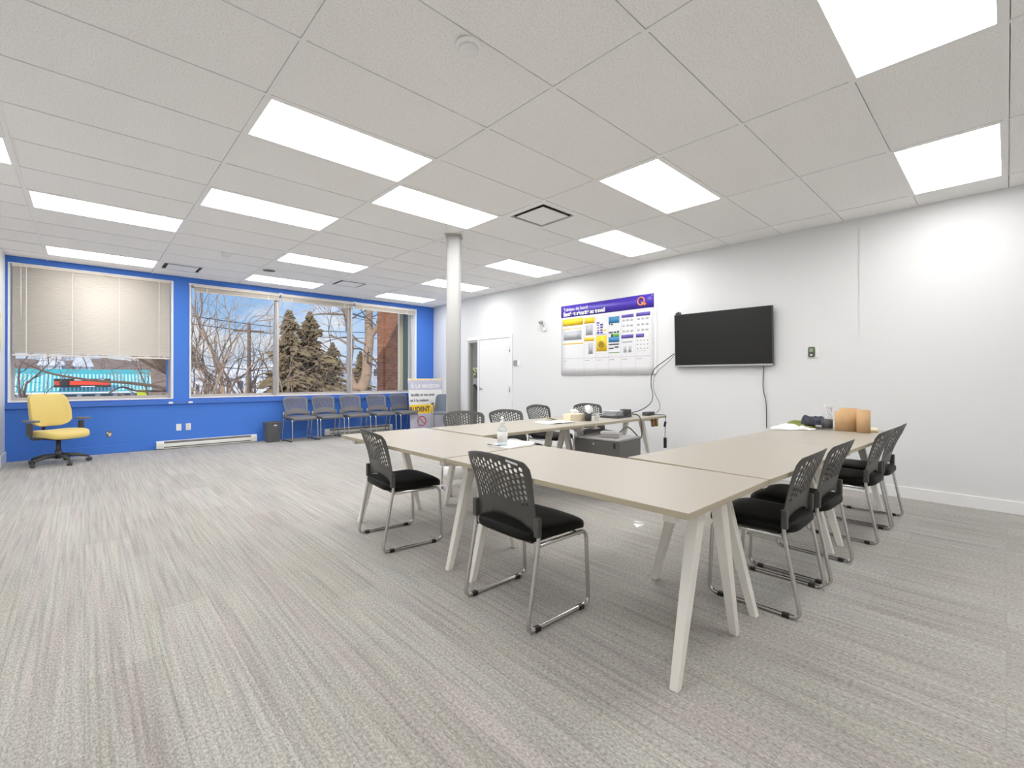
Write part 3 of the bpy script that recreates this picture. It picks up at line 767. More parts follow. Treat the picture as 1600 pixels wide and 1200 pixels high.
# columns measured across the board
W_ = bw_
Xf = lambda f: f*W_
cx = [(.02, .27), (.285, .40), (.42, .54), (.555, .67), (.69, .815), (.835, .965)]
Z = lambda f: (1-f)*bh
patch('yellow_print', [(Xf(.02), Xf(.27), Z(.295), Z(.20)), (Xf(.285), Xf(.40), Z(.29), Z(.21)), (Xf(.285), Xf(.395), Z(.53), Z(.485)),
                       (Xf(.42), Xf(.535), Z(.68), Z(.47)), (Xf(.02), Xf(.27), Z(.56), Z(.545)), (Xf(.02), Xf(.12), Z(.345), Z(.335)), (Xf(.15), Xf(.25), Z(.345), Z(.335)), (Xf(.16), Xf(.24), Z(.45), Z(.435)),
                       (Xf(.50), Xf(.525), Z(.41), Z(.39))], 'yprint', .0016)
patch('violet_print', [(Xf(.69), Xf(.81), Z(.265), Z(.225)), (Xf(.835), Xf(.965), Z(.265), Z(.22)), (Xf(.69), Xf(.81), Z(.53), Z(.485)), (Xf(.835), Xf(.91), Z(.53), Z(.485)),
                       (Xf(.425), Xf(.455), Z(.305), Z(.285)), (Xf(.463), Xf(.493), Z(.335), Z(.31)), (Xf(.463), Xf(.493), Z(.37), Z(.345)), (Xf(.463), Xf(.49), Z(.405), Z(.385)),
                       (Xf(.425), Xf(.455), Z(.44), Z(.415)), (Xf(.463), Xf(.493), Z(.44), Z(.415)), (Xf(.43), Xf(.45), Z(.335), Z(.32)), (Xf(.43), Xf(.45), Z(.37), Z(.355)), (Xf(.43), Xf(.45), Z(.405), Z(.39)), (Xf(.425), Xf(.53), Z(.455), Z(.449))], 'violet', .0016)
patch('photo_print', [(Xf(.555), Xf(.668), Z(.32), Z(.235)), (Xf(.555), Xf(.668), Z(.57), Z(.50))], 'blueprint', .0016)
patch('green_print', [(Xf(.555), Xf(.668), Z(.71), Z(.70)), (Xf(.60), Xf(.668), Z(.50), Z(.455))], 'greenprint', .0017)
patch('dark_print', [(Xf(.555), Xf(.665), Z(.605), Z(.59)), (Xf(.555), Xf(.61), Z(.655), Z(.64)), (Xf(.62), Xf(.66), Z(.645), Z(.625)), (Xf(.56), Xf(.57), Z(.34), Z(.32)), (Xf(.58), Xf(.60), Z(.345), Z(.325)),
                     (Xf(.555), Xf(.60), Z(.45), Z(.43)), (Xf(.61), Xf(.635), Z(.45), Z(.43)), (Xf(.645), Xf(.665), Z(.45), Z(.425)), (Xf(.58), Xf(.60), Z(.50), Z(.46))], 'darkprint', .0018)
gr = []
for c0, c1 in cx:
    gr += [(Xf(c0)-.012, Xf(c0)-.009, Z(.99), Z(.21))]
    gr += [(Xf(c0)+.01, Xf(c0)+.10, Z(.80), Z(.792))]
gr += [(Xf(.02), Xf(.97), Z(.765), Z(.76)), (Xf(.03), Xf(.25), Z(.50), Z(.37)), (Xf(.30), Xf(.38), Z(.45), Z(.31)), (Xf(.33), Xf(.38), Z(.71), Z(.56))]
for i in range(3):
    for j in range(3): gr += [(Xf(.70+i*.04), Xf(.725+i*.04), Z(.31+j*.07), Z(.285+j*.07)), (Xf(.845+i*.04), Xf(.87+i*.04), Z(.31+j*.07), Z(.285+j*.07))]
for i in range(4):
    for j in range(3): gr += [(Xf(.845+i*.031), Xf(.857+i*.031), Z(.575+j*.05), Z(.56+j*.05))]
gr += [(Xf(.70), Xf(.80), Z(.585), Z(.565)), (Xf(.71), Xf(.74), Z(.71), Z(.63)), (Xf(.76), Xf(.79), Z(.71), Z(.63)), (Xf(.85), Xf(.93), Z(.70), Z(.695))]
patch('grey_print', gr, 'greyprint', .0015)
rb = MB(); rb.T = basis((0,-1,0), (0,0,1), (-1,0,0), (-.012, -Xf(.478), Z(.585)))
rb.tube([(.045*math.cos(2*PI*k/24), .045*math.sin(2*PI*k/24), 0) for k in range(24)], .006, 5, closed=True); rb.tube([(-.02, -.02, 0), (0, .03, 0), (.02, -.02, 0)], .005, 5)
rb.build('round_emblem', 'thermo', o)
text('Tableau de bord', .078, onR(-.06, bh-.098, -.013), 'paper', 'title_lettering', o, .001)
text('Santé et sécurité au travail', .094, onR(-.06, bh-.182, -.013), 'paper', 'title_lettering', o, .004, sx=.86)
lg = MB(); lg.T = basis((0,-1,0), (0,0,1), (-1,0,0), (-.014, -Xf(.885), bh-.098))
lg.tube([(.056*math.cos(2*PI*k/36), .056*math.sin(2*PI*k/36), 0) for k in range(36)], .011, 6, closed=True)
lg.prism([(.0, -.012), (.03, -.012), (.022, -.03), (.075, -.032), (.092, -.062), (.066, -.05), (.062, -.075), (.035, -.045), (.01, -.045)], -.002, .004, 'z')
lg.build('round_logo', 'orange', o)
gm = MB()
for f, z in ((.004, bh-.008), (.5, bh-.01), (.985, bh-.03)):
    gm.T = Matrix.Translation((-.012, -Xf(f)-.004, z)) @ Matrix.Rotation(-PI/2, 4, 'Y'); gm.lathe([(.011, 0), (.011, .003), (.004, .005)], 12)
gm.T = None; gm.build('eyelets', 'silver', o)
tag(MB().bx((RX-.010, 3.46, bz0+.02), (RX-.0, 3.53, bz1-.05)).build('board_backing', 'sheet'), 'thin white strip of backing at the right edge of the wall board', 'board')

# ------------------------------------------------------------------ television and what hangs by it
o = thing('television', 'large black flat television on the white right wall', 'television', (RX-.02, 2.525, 1.726))
tl = Matrix.Rotation(rad(-2.5), 4, 'Y'); TVO = o; TV = MB()
def tvb(name, a, b, m, bev=.003):
    q = MB(); q.T = tl; q.bx(a, b); return q.build(name, m, o, bevel=bev)
tvb('body', (-.062, -.622, -.358), (-.022, .622, .358), 'dark'); tvb('screen', (-.0665, -.612, -.335), (-.0615, .612, .350), 'screen', 0)
tvb('bottom_bezel', (-.069, -.624, -.362), (-.0615, .624, -.340), 'silver'); tvb('mount', (-.022, -.2, -.15), (.005, .2, .15), 'black')
o = thing('webcam', 'small black webcam on the top left corner of the television', 'webcam', (RX-.068, 3.10, 2.075))
MB().box((0, 0, .022), (.028, .075, .032)).build('body', 'dark', o, bevel=.006); MB().box((.01, 0, .003), (.05, .05, .008)).build('clip', 'black', o)
q = MB(); q.T = Matrix.Translation((-.014, 0, .022)) @ Matrix.Rotation(-PI/2, 4, 'Y'); q.lathe([(.011, 0), (.011, .006), (.006, .007)], 14).build('lens', 'black', o)
MB().box((0, 0, .042), (.02, .02, .01)).build('button', 'dark', o)
TV.T = Matrix.Translation((-(RX-.02), -2.525, -1.726)); TV.tube(smoothpath([(RX-.02, 2.02, 1.40), (RX-.016, 2.03, 1.10), (RX-.018, 1.995, .90), (RX-.016, 1.99, .60)]), .005, 6); TV.build('power_cord', 'dark', TVO)
CT = [(RX-.06, 3.16, 1.55), (RX-.10, 3.24, 1.48), (RX-.10, 3.46, 1.32), (RX-.10, 3.50, 1.12), (RX-.12, 3.46, .98), (5.85, 3.42, .86), (5.62, 3.42, .775), (5.38, 3.45, .739), (5.05, 3.45, .737), (4.85, 3.37, .742)]
tag(MB().tube(smoothpath(CT), .006, 6).build('video_cable', 'dark'), 'dark cable sagging from the television onto the back table', 'cable')
tag(MB().tube(smoothpath([(RX-.06, 3.16, 1.53), (RX-.09, 3.22, 1.45), (RX-.09, 3.42, 1.28), (RX-.09, 3.47, 1.10), (RX-.10, 3.42, .95), (5.93, 3.33, .85), (5.72, 3.22, .77), (5.46, 3.16, .735), (5.36, 3.16, .734)]), .0035, 6).build('thin_cable', 'dark'), 'thin grey cable hanging beside the thicker television cable', 'cable')
o = thing('thermostat', 'small olive grey thermostat on a white plate, right of the television', 'thermostat', (RX, 1.505, 1.502))
MB().bx((-.008, -.058, -.058), (0, .058, .058)).build('plate', 'trim', o, bevel=.002)
MB().sq((-.014, .015, .008), (.012, .034, .058), .3, .5, 24, 10).build('body', 'thermo', o)
MB().bx((-.0275, -.004, .008), (-.0255, .034, .048)).build('display', 'lcd', o); MB().sq((-.026, .015, -.028), (.003, .013, .011), 1, 1, 16, 8).build('button', 'trim', o)
o = thing('wall_sensor', 'small swivel camera on the white wall, left of the board', 'camera', (RX, 5.67, 2.12))
MB().sq((-.02, 0, -.02), (.02, .035, .045), .4, .6, 20, 10).build('mount', 'trim', o); MB().tube([(-.03, 0, 0), (-.06, .01, .03), (-.065, .03, .06)], .012, 8).build('arm', 'silver', o)
MB().sq((-.075, .05, .085), (.035, .04, .03), .7, .7, 20, 10).build('head', 'greydev', o)
o = thing('door_reader', 'small grey reader with a white switch plate by the door hinge side', 'switch', (RX, 6.455, 1.49))
MB().bx((-.02, -.04, -.055), (0, .02, .055)).build('reader', 'greydev', o, bevel=.003); MB().bx((-.006, -.14, -.058), (0, -.065, .058)).build('plate', 'trim', o, bevel=.002); MB().bx((-.014, .03, -.05), (0, .06, .05)).build('side_unit', 'silver', o)
o = thing('room_thermostat', 'tiny dark sensor on a white plate between the column and the sidelight', 'thermostat', (RX+.055, 8.385, 1.50))
MB().bx((-.016, -.05, -.055), (-.0, .05, .055)).build('plate', 'trim', o); MB().bx((-.022, -.02, -.015), (-.016, .02, .01)).build('sensor', 'slot', o)
o = thing('wall_sheet', 'pale yellow rounded sheet pinned on the left wall pier, cut by the photo edge', 'sheet', (PX, 9.22, 1.83))
MB().sq((.004, 0, 0), (.004, .055, .27), .3, .35, 24, 10).build('sheet', 'cream_paper', o); MB().bx((.008, -.02, .2), (.0095, .02, .24)).build('tape', 'paper', o)

# ------------------------------------------------------------------ things on the tables
o = thing('sanitizer_bottle', 'clear pump bottle of hand sanitizer on the left-hand table', 'bottle', (2.16, 2.425, TZ+.004))
MB().lathe([(.034, .0), (.036, .006), (.036, .105), (.030, .125), (.014, .135), (.014, .15)], 24).build('bottle', 'clear', o)
MB().lathe([(.032, .004), (.033, .01), (.033, .095)], 24).build('gel', 'liquid', o); MB().lathe([(.0368, .025), (.0368, .095)], 24).build('label_band', 'paper', o)
MB().lathe([(.017, .15), (.017, .165), (.008, .168), (.006, .185)], 16).tube([(0, 0, .185), (.0, 0, .197), (-.03, -.025, .195), (-.038, -.03, .188)], .006, 8).build('pump', 'trim', o)
o = thing('paper_sheets', 'white paper sheets under the sanitizer bottle', 'papers', (2.24, 2.42, TZ), rad(8))
for k in range(3): MB().box((.02*k, .01*k, .001+.001*k), (.30, .215, .0008), rz=.12*k).build('sheet', 'paper', o)
MB().tube(smoothpath([(-.13, .11, .006), (-.16, .05, .012), (-.12, 0, .006)]), .003, 6).build('pen', 'dark', o)
o = thing('open_booklet', 'open white booklet with a cream page on the back table, left of the tissue box', 'booklet', (3.70, 3.30, TZ), rad(-12))
def page(s): 
    vs = []; 
    for i in range(7):
        x = s*.21*i/6
        for y in (-.15, .15): vs.append((x, y, .004+.02*math.sin(PI*min(1, i/6*1.1))*math.exp(-i/3)))
    return vs, [(2*i, 2*i+2, 2*i+3, 2*i+1) for i in range(6)]
for s, m in ((-1, 'paper'), (1, 'paper')):
    q = MB().add(*page(s), 0, True).build('page', m, o); sd = q.modifiers.new('t', 'SOLIDIFY'); sd.thickness = .003
MB().box((.10, .19, .018), (.22, .16, .002), R=Matrix.Rotation(.25, 3, 'Y')).build('loose_page', 'cream_paper', o)
o = thing('tissue_box', 'tan tissue box on the back table, left of the black cup', 'tissue box', (4.02, 3.30, TZ), rad(-8))
MB().bx((-.115, -.06, 0), (.115, .06, .075)).build('box', 'kraftbox', o, bevel=.003)
def crumple(sd, amp):
    def f(q):
        n = noise.noise(q*22+Vector((sd, 0, 0))); return q*(1+amp*n)
    return f
MB().sq((0, 0, .095), (.05, .02, .035), 1, 1, 20, 10, 0, crumple(3, .9)).build('tissue', 'tissue', o)
o = thing('pen_cup', 'black cup of crumpled tissue on the back table', 'cup', (4.10, 3.17, TZ))
MB().lathe([(.036, 0), (.042, .10), (.038, .10), (.033, .008)], 22).build('cup', 'dark', o)
MB().sq((0, 0, .125), (.035, .035, .045), 1, 1, 20, 12, 0, crumple(9, .9)).build('tissue', 'tissue', o)
o = thing('plastic_cup', 'small clear plastic cup beside the black cup', 'cup', (4.22, 3.14, TZ)); MB().lathe([(.024, 0), (.032, .07), (.030, .07), (.023, .004)], 18).build('cup', 'clear', o)
o = thing('paper_stack', 'stack of papers on a dark tray on the back table', 'papers', (4.72, 3.24, TZ), rad(6))
MB().bx((-.16, -.12, 0), (.20, .12, .022)).build('tray', 'dark', o, bevel=.004)
q = MB()
for k in range(5): q.box((-.03, .01, .03+k*.012), (.22, .18, .008), rz=.05*((k*37) % 5-2))
q.build('sheets', 'greyprint', o)
o = thing('docking_station', 'small dark docking box on the paper tray', 'device', (4.84, 3.17, TZ+.022), rad(10)); MB().bx((-.055, -.05, 0), (.055, .05, .075)).build('body', 'dark', o, bevel=.006); MB().bx((-.04, -.052, .02), (.04, -.05, .05)).build('front', 'black', o)
o = thing('adapter', 'dark power adapter lying on the back table', 'adapter', (5.02, 3.30, TZ), rad(-10)); MB().bx((-.07, -.03, 0), (.07, .03, .034)).build('body', 'greydev', o, bevel=.006); MB().tube(smoothpath([(.07, 0, .012), (.14, .05, .008), (.25, .02, .008)]), .004, 6).build('lead', 'dark', o)
tag(MB().tube(smoothpath([(4.62, 3.62, TZ+.006), (4.85, 3.56, TZ+.006), (5.1, 3.62, TZ+.02), (5.26, 3.60, TZ+.012)]), .007, 6).build('cable_end', 'dark'), 'short dark cable lying along the rear edge of the back table', 'cable')
o = thing('power_strip', 'dark power strip at the right end of the back table', 'power strip', (5.30, 3.13, TZ), rad(8))
MB().bx((-.10, -.045, 0), (.09, .045, .045)).build('body', 'dark', o, bevel=.005); MB().bx((-.08, -.046, .012), (.07, -.0445, .034)).build('face', 'black', o)
tag(MB().tube(smoothpath([(4.80, 3.06, TZ+.05), (4.82, 2.98, TZ+.03), (4.80, 2.93, TZ-.05), (4.74, 2.90, TZ-.22), (4.42, 2.86, .66), (4.22, 2.84, .622)]), .007, 8).build('cabinet_cable', 'dark'), 'black cable drooping from the back table to the pedestal cabinet', 'cable')
for lab, x, tlt in (('tan clamp hanging under the right end of the back table, left one', 5.15, .16), ('tan clamp hanging under the right end of the back table, right one', 5.23, .22)):
    tag(MB().box((x, 2.985, .655), (.03, .035, .10), R=Matrix.Rotation(-tlt, 3, 'Y')).bx((x-.035, 2.97, .694), (x+.01, 3.0, .704)).build('table_clamp', 'wood', bevel=.003), lab, 'clamp', 'tan clamps under the back table')
o = thing('hanging_cord', 'cord with a black inline switch and plug hanging off the back table', 'cord', (5.37, 2.99, 0))
MB().tube(smoothpath([(-.02, .10, .742), (0, .0, .742), (.008, -.048, .735), (.008, -.052, .66), (.0, -.05, .50), (.006, -.05, .42)]), .004, 6).build('lead', 'dark', o)
MB().box((0, -.05, .625), (.028, .02, .07), R=Matrix.Rotation(.4, 3, 'Y')).build('switch', 'black', o, bevel=.004); MB().box((.004, -.05, .39), (.034, .03, .13)).build('plug', 'black', o, bevel=.004)

# pedestal cabinet inside the U
o = thing('pedestal_cabinet', 'low dark grey steel drawer pedestal inside the U of tables', 'cabinet', (3.985, 2.83, 0), rad(5))
hw, hd_ = .235, .255
MB().bx((-hw+.02, -hd_, .07), (hw, hd_, .585)).build('body', 'cabinet', o, bevel=.003)
MB().bx((-hw, -hd_, .585), (hw, hd_, .603)).build('top_panel', 'cabtop', o, bevel=.004)
for z0, z1 in ((.08, .325), (.33, .58)):
    d = MB().bx((-hw, -hd_+.004, z0), (-hw+.019, hd_-.004, z1)).build('drawer', 'cabinet', o, bevel=.002)
    MB().bx((-hw-.003, -hd_+.03, z1-.06), (-hw+.004, -hd_+.05, z1-.008)).build('handle_recess', 'black', d)
q = MB(); q.T = Matrix.Translation((-hw, .02, .545)) @ Matrix.Rotation(-PI/2, 4, 'Y'); q.lathe([(.010, 0), (.010, .004), (.004, .005)], 12).build('lock', 'silver', o)
for sx in (-1, 1):
    for sy in (-1, 1):
        c = MB(); c.T = Matrix.Translation((sx*.19, sy*.21, .026)) @ Matrix.Rotation(PI/2, 4, 'X'); c.lathe([(.026, -.02), (.026, .02)], 16); c.T = None
        c.bx((sx*.19-.025, sy*.21-.025, .05), (sx*.19+.025, sy*.21+.025, .07)); c.build('castor', 'black', o)
o = thing('grey_device', 'grey wedge-shaped desk device lying on the pedestal cabinet', 'device', (3.95, 2.78, .603), rad(35))
MB().prism([(-.10, 0), (.09, 0), (.09, .018), (.02, .055), (-.10, .05)], -.09, .09, 'y').build('body', 'greydev', o, bevel=.004)
MB().box((-.03, 0, .056), (.10, .14, .006), R=Matrix.Rotation(-.04, 3, 'Y')).build('lid', 'cabtop', o, bevel=.002); MB().prism([(.091, .006), (.093, .006), (.093, .014), (.091, .014)], -.07, .07, 'y').build('slot', 'black', o)
tag(MB().tube(smoothpath([(4.08, 2.99, .609), (4.15, 2.93, .609), (4.12, 2.84, .612), (4.2, 2.8, .609), (4.16, 2.73, .609)]), .004, 6).build('loose_lead', 'cabtop'), 'pale loose lead curled on the pedestal cabinet top', 'cable')
# things on the far right table
RZ = rad(-2.2)
def roll(label, x, y, r, h, flap=False):
    o = thing('cardboard_roll', label, 'roll', (x, y, TZ), rad(20), group='kraft cardboard rolls')
    q = MB(); n = 40; pts = [(r*math.cos(2*PI*k/n), r*math.sin(2*PI*k/n)) for k in range(n)]
    vs = []; 
    for z in (0, h):
        for p in pts: vs.append((*p, z))
        for p in pts: vs.append((p[0]*.94, p[1]*.94, z))
    fs = []
    for k in range(n):
        j = (k+1) % n; fs += [(k, j, 2*n+j, 2*n+k), (n+j, n+k, 3*n+k, 3*n+j), (2*n+k, 2*n+j, 3*n+j, 3*n+k), (k, n+k, n+j, j)]
    q.add(vs, fs, 0, True); q.build('tube', 'kraft', o)
    return o
roll('narrow kraft cardboard roll standing on the table, nearer the chairs', 5.03, .862, .050, .20)
o = roll('wider kraft cardboard roll with a flaring loose sheet, standing on the table', 5.11, .985, .07, .205)
fl = MB(); vs = []
for i in range(13):
    t = i/12; x = -.07*math.cos(t*.5)-.005*t; y = .0+.115*t
    h0 = .205-.030*max(0, (t-.4)/.6)
    vs += [(x, y, .001), (x, y, h0)]
fl.add(vs, [(2*i, 2*i+2, 2*i+3, 2*i+1) for i in range(12)], 0, True)
q = fl.build('loose_sheet', 'kraft', o); sd = q.modifiers.new('t', 'SOLIDIFY'); sd.thickness = .003
o = thing('spray_bottle', 'clear spray bottle with a dark label, beside the cardboard rolls', 'bottle', (5.05, 1.135, TZ), rad(150))
MB().lathe([(.040, 0), (.042, .01), (.042, .115), (.032, .15), (.015, .165), (.015, .18)], 22).build('bottle', 'clear', o)
MB().lathe([(.0428, .015), (.0428, .10)], 22).build('label_band', 'dark', o); MB().bx((-.02, -.0445, .03), (.02, -.043, .085)).build('label_picture', 'greyprint', o)
MB().lathe([(.017, .18), (.017, .20), (.012, .205)], 14).bx((-.06, -.012, .205), (.03, .012, .232)).box((-.045, 0, .19), (.010, .014, .05), R=Matrix.Rotation(.3, 3, 'Y')).build('trigger_head', 'trim', o, bevel=.003)
def heap(name, label, cat, x, y, a, m, sd, rz=0, amp=.35, z0=0):
    def f(q):
        p = Vector((q.x*9+sd, q.y*9, q.z*6)); n = noise.noise(p)+.5*noise.noise(p*2.3)
        d = Vector((q.x*(1+.18*n), q.y*(1+.18*noise.noise(p+Vector((9, 3, 1)))), q.z*(1+amp*1.6*n)))
        if q.z < 0: d.z = q.z*.0
        return d
    o = thing(name, label, cat, (x, y, TZ+z0), rz)
    MB().sq((0, 0, .002), a, .7, .7, 56, 24, 0, f).build('fabric', m, o)
    return o
heap('folded_jacket', 'olive green jacket folded on the table under the dark one', 'jacket', 5.12, 1.37, (.19, .12, .05), 'olive', 2, rad(15))
heap('dark_sweater', 'dark charcoal sweater heaped on the olive jacket', 'sweater', 5.17, 1.27, (.16, .10, .085), 'navy', 7, rad(10), .4, .038)
heap('white_rag', 'crumpled white paper towels at the far left corner of the table', 'towel', 4.79, 1.415, (.13, .075, .032), 'tissue', 11, rad(-40), .6)
heap('white_scraps', 'small crumpled white scraps in front of the olive jacket', 'paper', 4.90, 1.265, (.085, .045, .026), 'tissue', 17, rad(-30), .8)
o = thing('notepad', 'white notepad on a brown backing, beyond the cardboard rolls', 'notepad', (5.22, .865, TZ), rad(10))
MB().bx((-.10, -.075, 0), (.10, .075, .008)).build('backing', 'kraftdark', o); MB().bx((-.098, -.073, .008), (.098, .073, .026)).build('pages', 'cream_paper', o)
o = tag(MB().prism([(-.05, -.03), (.06, -.035), (.02, .045)], 0, .003, 'z').prism([(.06, -.035), (.02, .045), (.05, .035)], .003, .02, 'z').build('paper_scrap', 'paper', loc=(3.31, 2.06, .001)), 'white scrap of paper on the carpet inside the U of tables', 'paper')

# ------------------------------------------------------------------ outside
GZ = -3.0
st(MB().bx((-120, WY+1.5, GZ-.2), (160, 260, GZ)).build('ground', 'snow'))
st(MB().bx((-60, 24, GZ), (90, 36, GZ+.02)).build('street', 'asphalt'))
# own building: brick return with a side window to the right of the wide window
bo = st(MB().bx((5.86, WY+.2, GZ), (6.5, WY+.30, 4.2)).bx((5.86, 10.42, GZ), (6.5, 11.3, 4.2)).bx((5.80, 11.3, GZ), (6.5, 11.62, 4.2)).bx((5.86, WY+.3, GZ), (6.5, 10.42, .80)).bx((5.86, WY+.3, 2.9), (6.5, 10.42, 4.2)).build('wall_exterior', 'brick'))
s4 = st(MB().bx((5.80, WY+.30, .80), (5.90, WY+.36, 2.9)).bx((5.76, 10.34, .80), (5.90, 10.42, 2.9)).bx((5.83, WY+.35, 2.83), (5.90, 10.36, 2.9)).bx((5.83, WY+.35, .80), (5.90, 10.36, .86)).build('window_4', 'cream_paper'))
MB().bx((5.86, WY+.35, .86), (5.87, 10.36, 2.83)).build('glass_pane', 'skypane', s4)
# wooded rise behind everything
hm = MB(); vs = []; fs = []; nx, ny = 90, 8
for i in range(nx+1):
    for j in range(ny+1):
        x = -70+230*i/nx; y = 108+j*9
        z = GZ+((9.0 if x < 22 else max(4.6, 9.0-(x-22)*.35))*(j/ny)**.3+1.3*noise.noise(Vector((x*.12, y*.1, 0)))+.9*noise.noise(Vector((x*.5, y*.3, 4)))) * (1 if j else 0)
        vs.append((x, y, z))
for i in range(nx):
    for j in range(ny): fs.append((i*(ny+1)+j, (i+1)*(ny+1)+j, (i+1)*(ny+1)+j+1, i*(ny+1)+j+1))
st(hm.add(vs, fs, 0, True).build('hills', 'brush'))
# shop with the teal roof
SY = 80
a = at(14, 577, SY); b = at(236, 612, SY)
o = thing('shop_building', 'single-storey shop with a ribbed teal roof and red sign across the street', 'building', (0, 0, 0))
x0, x1, zr, ze = a.x, b.x, a.z, b.z
MB().bx((x0+.3, SY+.8, GZ), (x1-.3, SY+9, ze+.1)).build('wall', 'greysiding', o)
MB().prism([(SY-.6, ze), (SY-.6, ze+.18), (SY+1.4, zr), (SY+9, zr), (SY+9, ze)], x0, x1, 'x').build('roof', 'teal', o)
rb = MB(); k = 0; x = x0+.1; sl_ = Vector((0, 2.0, zr-ze-.18)); 
while x < x1:
    rb.add([(x, SY-.66, ze+.17), (x+.17, SY-.66, ze+.17), (x+.17, SY+1.1, ze+.2+(zr-ze-.18)*.84), (x, SY+1.1, ze+.2+(zr-ze-.18)*.84),
            (x, SY-.55, ze+.14), (x+.17, SY-.55, ze+.14), (x+.17, SY+1.2, ze+.14+(zr-ze-.18)*.84), (x, SY+1.2, ze+.14+(zr-ze-.18)*.84)],
           [(0,1,2,3),(4,7,6,5),(0,4,5,1),(1,5,6,2),(2,6,7,3),(3,7,4,0)]); x += .36
ro = rb.build('roof_ribs', 'tealpale', o); ro['kind'] = 'stuff'
MB().bx((x0, SY-.7, ze-.16), (x1, SY-.5, ze+.02)).build('snowy_gutter', 'snow', o)
wn = MB()
for k in range(7): wn.bx((x0+1+k*1.75, SY+.74, GZ+.6), (x0+2.3+k*1.75, SY+.8, ze-.35))
wn.build('shop_windows', 'hwin', o)
s0 = at(84, 593, SY-1.3); s1 = at(173, 606, SY-1.3)
sg = MB().bx((s0.x, SY-1.3, s1.z), (s1.x, SY-1.1, s0.z)).build('sign_board', 'signdark', o)
zm = (s0.z+s1.z)/2
MB().bx((s0.x+.05, SY-1.33, zm-.24), (s1.x-.05, SY-1.31, zm+.24)).build('red_band', 'signred', sg)
MB().sq(((s0.x*.82+s1.x*.18), SY-1.36, zm), (.45, .03, .36), .6, .8, 20, 8).build('sign_emblem', 'signdark', sg)
MB().bx((s0.x+1.8, SY-1.34, s0.z-.22), (s1.x-.6, SY-1.31, s0.z-.10)).bx((s0.x+2.4, SY-1.34, s1.z+.06), (s1.x-1.5, SY-1.31, s1.z+.16)).build('sign_lines', 'snow', sg)
p = at(222, 616, SY-4)
tag(MB().bx((p.x-.5, SY-4, GZ), (p.x+.6, SY-3.8, p.z+.5)).build('lime_sign', 'signgreen'), 'lime yellow street sign at the right end of the teal shop', 'sign')
# houses behind
def house(name, label, u0, u1, v0, v1, Y, wallm, nwin, flat, dep=10):
    a = at(u0, v0, Y); b = at(u1, v1, Y)
    o = thing(name, label, 'building', (0, 0, 0), group='buildings beyond the trees')
    MB().bx((a.x, Y, GZ), (b.x, Y+dep, a.z)).build('wall', wallm, o)
    if flat: MB().bx((a.x-.3, Y-.3, a.z), (b.x+.3, Y+dep, a.z+.5)).build('roof', 'greysiding', o)
    else: MB().prism([(a.x-.4, a.z), (b.x+.4, a.z), ((a.x+b.x)/2+.4*(b.x-a.x), a.z+1.7), ((a.x+b.x)/2-.4*(b.x-a.x), a.z+1.7)], Y-.4, Y+dep, 'y').build('roof', 'snow', o)
    for k in range(nwin):
        cx_ = a.x+(b.x-a.x)*(k+.5)/nwin; ww = (b.x-a.x)/nwin*.28
        f = MB().bx((cx_-ww, Y-.06, a.z-1.9), (cx_+ww, Y+.05, a.z-.6)).build('window', 'siding', o)
        MB().bx((cx_-ww*.85, Y-.09, a.z-1.8), (cx_+ww*.85, Y-.05, a.z-.7)).build('pane', 'hwin', f)
house('house', 'white house with dark windows beyond the bare trees, behind the left pane', 302, 362, 592, 618, 62, 'siding', 5, False)
house('house', 'white house with a snowy roof behind the middle of the left pane', 366, 436, 588, 612, 74, 'siding', 4, False)
house('office_block', 'pale grey flat-roofed block seen right of the conifers', 508, 606, 568, 610, 66, 'greysiding', 7, True)
house('house', 'white snowy roofed house above the teal shop at left', 64, 96, 572, 580, 100, 'siding', 2, False)
house('house', 'white snowy roofed house above the middle of the teal shop', 116, 142, 574, 580, 102, 'siding', 2, False)
# bare trees
def grow(mb, p, d, L, r, depth, rnd, up, spread, tw, gnarl=.16):
    n = 4 if depth > 2 else 2; pts = [p.copy()]; dd = d.normalized(); q = p.copy()
    for k in range(n):
        dd = (dd+Vector((rnd.gauss(0, gnarl), rnd.gauss(0, gnarl), rnd.gauss(0, gnarl)+up))).normalized()
        q = q+dd*L/n; pts.append(q.copy())
    mb.tube(pts, r, 6 if r > .05 else (4 if r > .015 else 3), 0 if r > tw else 1, r2=r*.62)
    if depth == 0: return
    nb = rnd.choice((2, 3, 3)) if depth > 1 else 3
    for k in range(nb):
        i = n if k == 0 else rnd.randint(1, n)
        ax = dd.orthogonal().normalized(); ax.rotate(Matrix.Rotation(rnd.uniform(0, 2*PI), 3, dd))
        nd = (dd+ax*rnd.uniform(.35, 1)*spread).normalized()
        grow(mb, pts[i], nd, L*rnd.uniform(.6, .85), r*(.62 if k == 0 else rnd.uniform(.4, .55)), depth-1, rnd, up, spread, tw, gnarl)
def bare(label, u, Y, h, r, depth, seed, lean=(0, 0), m=('barkdark', 'twig'), up=.03, spread=.8, stems=1):
    p = at(u, 600, Y); rnd = random.Random(seed); mb = MB()
    for s in range(stems):
        d = Vector((lean[0]+(rnd.uniform(-.35, .35) if stems > 1 else 0), lean[1]+(rnd.uniform(-.2, .2) if stems > 1 else 0), 1))
        grow(mb, Vector((rnd.uniform(-.3, .3)*(stems > 1), 0, 0)), d, h*.42, r, depth, rnd, up, spread, r*.12)
    return tag(mb.build('bare_tree', list(m), loc=(p.x, Y, GZ)), label, 'tree', 'bare winter trees outside')
bare('bare tree with a thick leaning trunk at the left edge of the wide window', 298, 18, 10.5, .20, 6, 5, (.32, 0), ('barkdark', 'twig'), .0, .85)
bare('bare multi-stemmed tree behind the left pane, left of the utility pole', 364, 25, 9.5, .10, 6, 11, (.05, 0), ('bark', 'twig'), .03, .75, 2)
